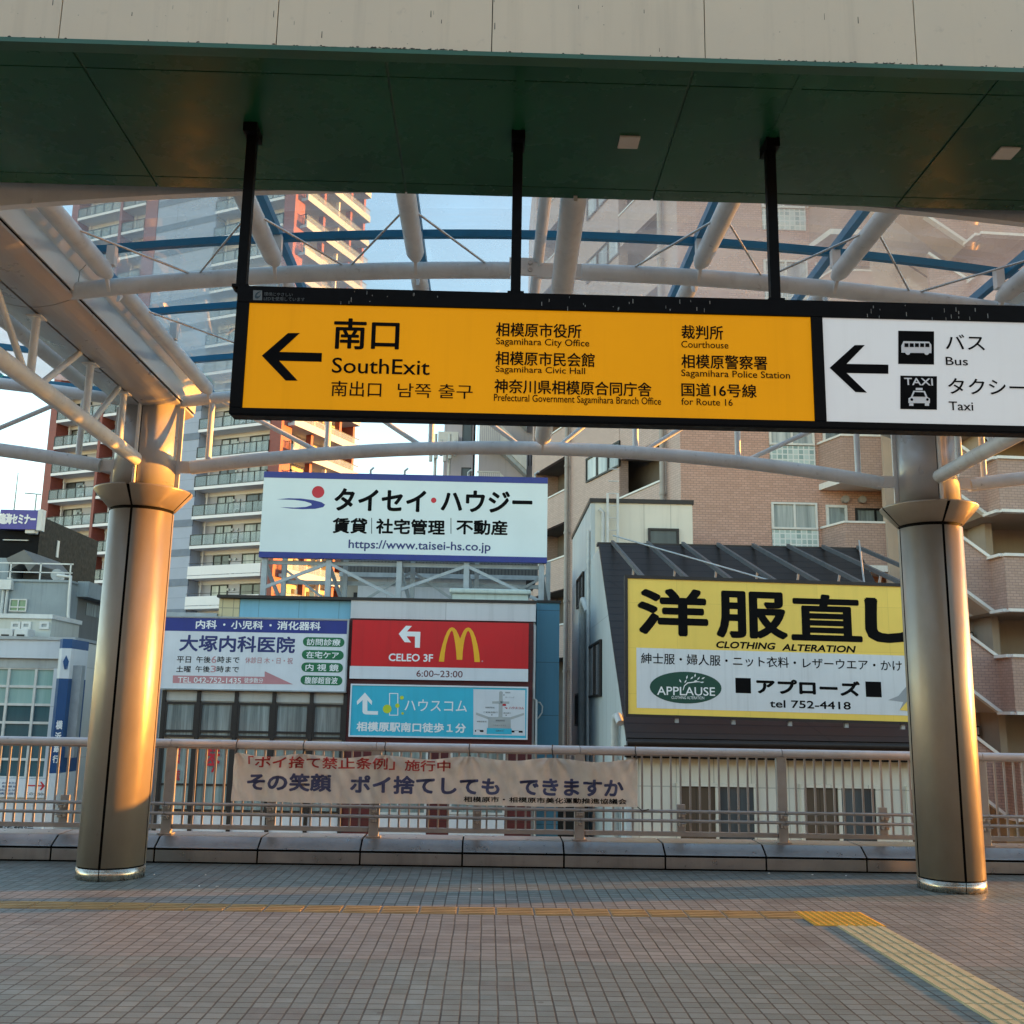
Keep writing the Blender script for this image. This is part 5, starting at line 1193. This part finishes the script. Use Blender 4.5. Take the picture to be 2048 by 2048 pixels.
fnp = lambda x, z: .105*(x-pm)/(px1-pm)
kd = [(577, 290), (603, 232), (622, 288), (607, 362), (603, 362), (600, 318), (597, 362), (587, 362)]
P_ = [at(*CBk(*p), PYL-.02) for p in kd]; obj('kite_emblem', MB().prism([(p.x, PYL-.02+fnp(p.x, 0), p.z) for p in P_], (0, -.01, 0)), M['bank_blue'], py_, recalc=True)
cx = px0+(px1-px0)*.72; hw = (px1-px0)*.20
for ch, ya, yb in (('横', 832, 915), ('浜', 940, 1022), ('銀', 1047, 1128), ('行', 1152, 1225)):
    letters(py_, ch, cx-hw, cx+hw, at(*CBk(530, yb), PYL).z, at(*CBk(530, ya), PYL).z, PYL-.012, M['white_ink'], bold=.03, fn=fnp)
pn = thing('parking_notice', 'white notice with a red arrow and small blue lines below the teal window', 'sign', (at(*CBk(200, 1450), KY-.1).x, KY-.1, gz0-1.5))
x0, x1, z0, z1 = rect(CBk, -260, 1362, 438, 1533, KY-.12); obj('board', MB().box(x0, x1, KY-.12, KY-.02, z0, z1), M['sign_white'], pn)
shape(pn, CBk, [(245, 1424), (385, 1428), (368, 1395), (383, 1395), (414, 1434), (380, 1474), (364, 1474), (385, 1440), (245, 1437)], KY-.12, M['red_ink'], 'arrow')
T(pn, CBk, 'この先50m', 232, 1490, 425, 1521, KY-.12, M['grey_ink'], bold=.02)
for i, s_ in enumerate(('お車の方は', '駐車場', '042-752-1435', '横浜銀行')): T(pn, CBk, s_, 20-(i > 1)*22, 1396+32*i, 165, 1418+32*i, KY-.12, M['bank_blue'], bold=.02)
T(pn, CBk, '横浜銀行', -60, 1800, 308, 1850, KY-.12, INK, bold=.03)

GY = 45.0
M['old_conc'] = paint('old_blue_grey_concrete', (.30, .34, .36), .85, 0, .16, .8, streak=.4, grime=.15)
gx1 = at(*CA(785, 1200), GY).x; gzt = at(*CA(400, 1045), GY).z
gb = thing('old_grey_block', 'weathered blue grey concrete block with a green taped window and a roof rail', 'building', (gx1-5, GY, STREET))
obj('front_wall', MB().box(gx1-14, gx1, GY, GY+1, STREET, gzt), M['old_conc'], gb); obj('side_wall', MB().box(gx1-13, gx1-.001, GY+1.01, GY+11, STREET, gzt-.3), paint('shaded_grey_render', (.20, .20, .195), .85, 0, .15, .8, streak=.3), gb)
obj('ledge', MB().box(gx1-14, gx1+.05, GY-.08, GY+1.0, gzt+.002, gzt+.10), M['old_conc'], gb)
rl = MB(); 
for i in range(9): rl.box(gx1-10.5+i*1.3-.025, gx1-10.5+i*1.3+.025, GY+.1, GY+.15, gzt+.1, gzt+.85)
rl.box(gx1-10.5, gx1, GY+.1, GY+.15, gzt+.80, gzt+.86); rl.box(gx1-10.5, gx1, GY+.1, GY+.15, gzt+.42, gzt+.46)
obj('roof_rail', rl, M['white_trim'], gb)
a, b, z0, z1 = rect(CA, 122, 1238, 318, 1382, GY); w_ = window(gb, a, b, z0, z1, GY, M['frame_white'], curtain('green_tape_pane', (.06, .30, .15), (.32, .48, .34), 1.5), (.5,), (.36,), .05, .1)
p = at(*CA(800, 1030), GY-.1); obj('cable', MB().tube([(p.x-.6, GY-.08, gzt+.3), (p.x, GY-.1, gzt+.25), at(*CA(790, 1150), GY-.1), at(*CA(775, 1420), GY-.1), at(*CA(800, 1700), GY-.1)], .07, 8), M['white_trim'], gb)
for xx in (45, 90): p = at(*CA(xx, 1120), GY-.1); obj('drain_pipe', MB().tube([(p.x, GY-.1, STREET), (p.x, GY-.1, p.z)], .07, 8), M['pipe_white'], gb)
p = at(*CA(75, 1080), GY-.15); obj('junction_box', MB().box(p.x-.25, p.x+.25, GY-.3, GY-.01, p.z-.2, p.z+.22), M['white_trim'], gb)
sw0 = at(*CA(800, 1300), GY+1); obj('side_window', MB().box(gx1-.0005, gx1+.02, GY+2.0, GY+5.5, at(*CA(850, 1440), GY+3).z, at(*CA(850, 1300), GY+3).z), M['curt_grey'], gb)
obj('hood', MB().box(gx1, gx1+.5, GY+.8, GY+9, at(*CA(830, 1240), GY+2).z, at(*CA(830, 1070), GY+2).z), M['old_conc'], gb)
gr = thing('gabled_roof_house', 'small gabled stair house on the roof of the grey concrete block', 'roof house', (at(*CA(300, 1000), 47).x, 47, gzt))
ga, gm, gc = at(*CA(140, 780), 47), at(*CA(318, 695), 47), at(*CA(440, 855), 47)
zb3 = gzt+.1
obj('gable_roof', MB().prism([(ga.x-.1, 46.6, ga.z-.05), (gm.x, 46.6, gm.z), (gc.x+.05, 46.6, gc.z), (gc.x-.25, 46.6, gc.z-.35), (gm.x, 46.6, gm.z-.55), (ga.x+.2, 46.6, ga.z-.5)], (0, 4, 0)), paint('gable_grey', (.17, .165, .155), .75, 0, .15, 1.5), gr, recalc=True)
obj('wall', MB().prism([(ga.x+.3, 47.6, zb3), (gc.x+.02, 47.6, zb3), (gc.x-.2, 47.6, gc.z-.4), (gm.x, 47.6, gm.z-.57), (ga.x+.3, 47.6, ga.z-.55)], (0, 2.5, 0)), paint('dark_stair_recess', (.05, .045, .04), .9), gr, recalc=True)
obj('post', MB().box(ga.x, ga.x+.18, 46.7, 46.9, zb3, ga.z-.9), M['white_trim'], gr)
obj('flat_wing', MB().box(ga.x-5, ga.x-.02, 46.8, 51, zb3, ga.z), M['old_conc'], gr)
ac = thing('rooftop_air_conditioner', 'white air conditioner on the roof edge of the grey concrete block', 'air conditioner', (at(*CA(650, 970), 46.2).x, 46.2, gzt))
a, b, z0, z1 = rect(CA, 608, 918, 690, 1005, 46.2); obj('casing', MB().box(a, b, 46.2, 46.7, gzt+.1, z1), M['white_trim'], ac, bevel=.03); obj('grille', MB().tube([((a+b)/2, 46.19, (z0+z1)/2), ((a+b)/2, 46.17, (z0+z1)/2)], .26, 16), M['galv'], ac)

DY = 60.0
dx1 = at(*CA(545, 600), DY+4).x; dz = at(*CA(440, 300), DY).z
db = thing('dark_block', 'black clad narrow building under the violet rooftop sign', 'building', (dx1-5, DY, STREET))
M['dark_clad'] = paint('black_cladding', (.0045, .0055, .008), .6, 0, .3, 1, spec=.12)
obj('wall', MB().box(dx1-11, at(*CA(440, 600), DY).x, DY, DY+9, STREET, dz), M['dark_clad'], db); obj('ledge_light', MB().box(at(*CA(45, 570), DY).x, at(*CA(330, 570), DY).x, DY-.15, DY-.01, at(*CA(45, 575), DY).z, at(*CA(45, 565), DY).z), M['white_trim'], db)
obj('side_strip', MB().box(at(*CA(440, 600), DY).x, at(*CA(440, 600), DY).x+.05, DY+2.5, DY+2.8, at(*CA(465, 690), DY).z, at(*CA(470, 495), DY).z), M['white_trim'], db)
p = at(*CA(358, 465), DY-.3); obj('lamp_box', MB().box(p.x-.3, p.x+.3, DY-.5, DY-.01, p.z-.18, p.z+.18), M['white_trim'], db, bevel=.05)
VS = DY-.6
vs_ = thing('seminar_sign', 'violet rooftop sign with bold white characters at the left edge', 'sign', (at(*CA(220, 330), VS).x, VS, at(*CA(220, 440), VS).z))
x0, x1, z0, z1 = rect(CA, 8, 220, 436, 440, VS); obj('face', MB().box(x0, x1, VS, VS+.4, z0, z1), paint('violet_face', (.075, .065, .32), .5), vs_); obj('edge', MB().box(x1, x1+.25, VS-.02, VS+.5, z0-.05, z1+.05), M['white_trim'], vs_)
T(vs_, CA, '臨海セミナー', 4, 262, 416, 388, VS, M['white_ink'], bold=.042, n=8, step=.002)
SH = 38.0
sx1 = at(*CA(580, 1550), SH).x; sz = at(*CA(300, 1460), SH).z
sh = thing('cream_roof_shed', 'cream rooftop machine shed with small square vents behind the bank parapet', 'shed', (sx1-4, SH, kz-1))
M['shed'] = panels('shed_panels', (.60, .60, .54), 1.6, 6, .012, .7, .6, .2)
obj('wall', MB().box(sx1-9, sx1, SH, SH+2.6, kz-1.5, sz), M['shed'], sh); obj('roof', MB().box(sx1-9, sx1+.06, SH-.1, SH+2.7, sz+.001, sz+.16), M['white_trim'], sh)
for xx in (185, 305, 510): a, b, z0, z1 = rect(CA, xx-32, 1520, xx+32, 1566, SH); frame(sh, 'vent', a-.07, b+.07, z0-.05, z1+.08, SH-.06, .08, .07, M['white_trim']); obj('vent_grille', MB().box(a, b, SH-.02, SH-.004, z0, z1), M['galv'], sh)
for i, xx in enumerate((65, 240)):
    a, b, z0, z1 = rect(CA, xx-75, 1575, xx+80, 1690, SH-.9); o = thing('outdoor_unit', 'white outdoor unit with dark fins, %s of two before the cream shed' % ('left' if i == 0 else 'right'), 'air conditioner', ((a+b)/2, SH-.9, kz), 'outdoor units before the shed')
    obj('casing', MB().box(a, b, SH-.9, SH-.3, kz-.2, z1), M['white_trim'], o, bevel=.02); gl = MB()
    for k in range(10): gl.box(a+.12+(b-a-.24)*k/9-.012, a+.12+(b-a-.24)*k/9+.012, SH-.93, SH-.901, kz-.1, z1-.2)
    obj('fins', gl, M['frame_dark'], o)
ta_ = thing('tv_antenna', 'thin television antenna on a mast beside the violet sign', 'antenna', (at(*CA(400, 200), 62).x, 62, 10))
p = at(*CA(398, 210), 62); q = at(*CA(410, 40), 62); obj('mast', MB().tube([(p.x, 62, p.z-3), (p.x, 62, q.z)], .05, 6), M['galv'], ta_); obj('boom', MB().tube([at(*CA(285, 35), 62), at(*CA(470, 50), 62)], .04, 6), M['galv'], ta_)
la = thing('lightning_rod', 'thin tall mast at the left edge above the violet sign', 'mast', (at(*CA(165, 200), 62).x, 62, 10))
p = at(*CA(160, 215), 62); q = at(*CA(180, 0), 62); obj('mast', MB().tube([(p.x, 62, p.z-2), (p.x, 62, at(30, 945, 62).z)], [.07, .03], 6), M['galv'], la)
fb = thing('far_shops', 'low pale shop houses far away seen under the billboard frame', 'building', (at(800, 1180, 75).x, 75, STREET))
obj('wall', MB().box(at(690, 1180, 75).x, at(960, 1180, 75).x, 75, 82, STREET, at(760, 1180, 75).z), M['tw_cream'], fb); obj('roof_gear', MB().box(at(740, 1180, 75).x, at(790, 1180, 75).x, 76, 80, at(760, 1180, 75).z, at(760, 1160, 75).z), M['galv'], fb)
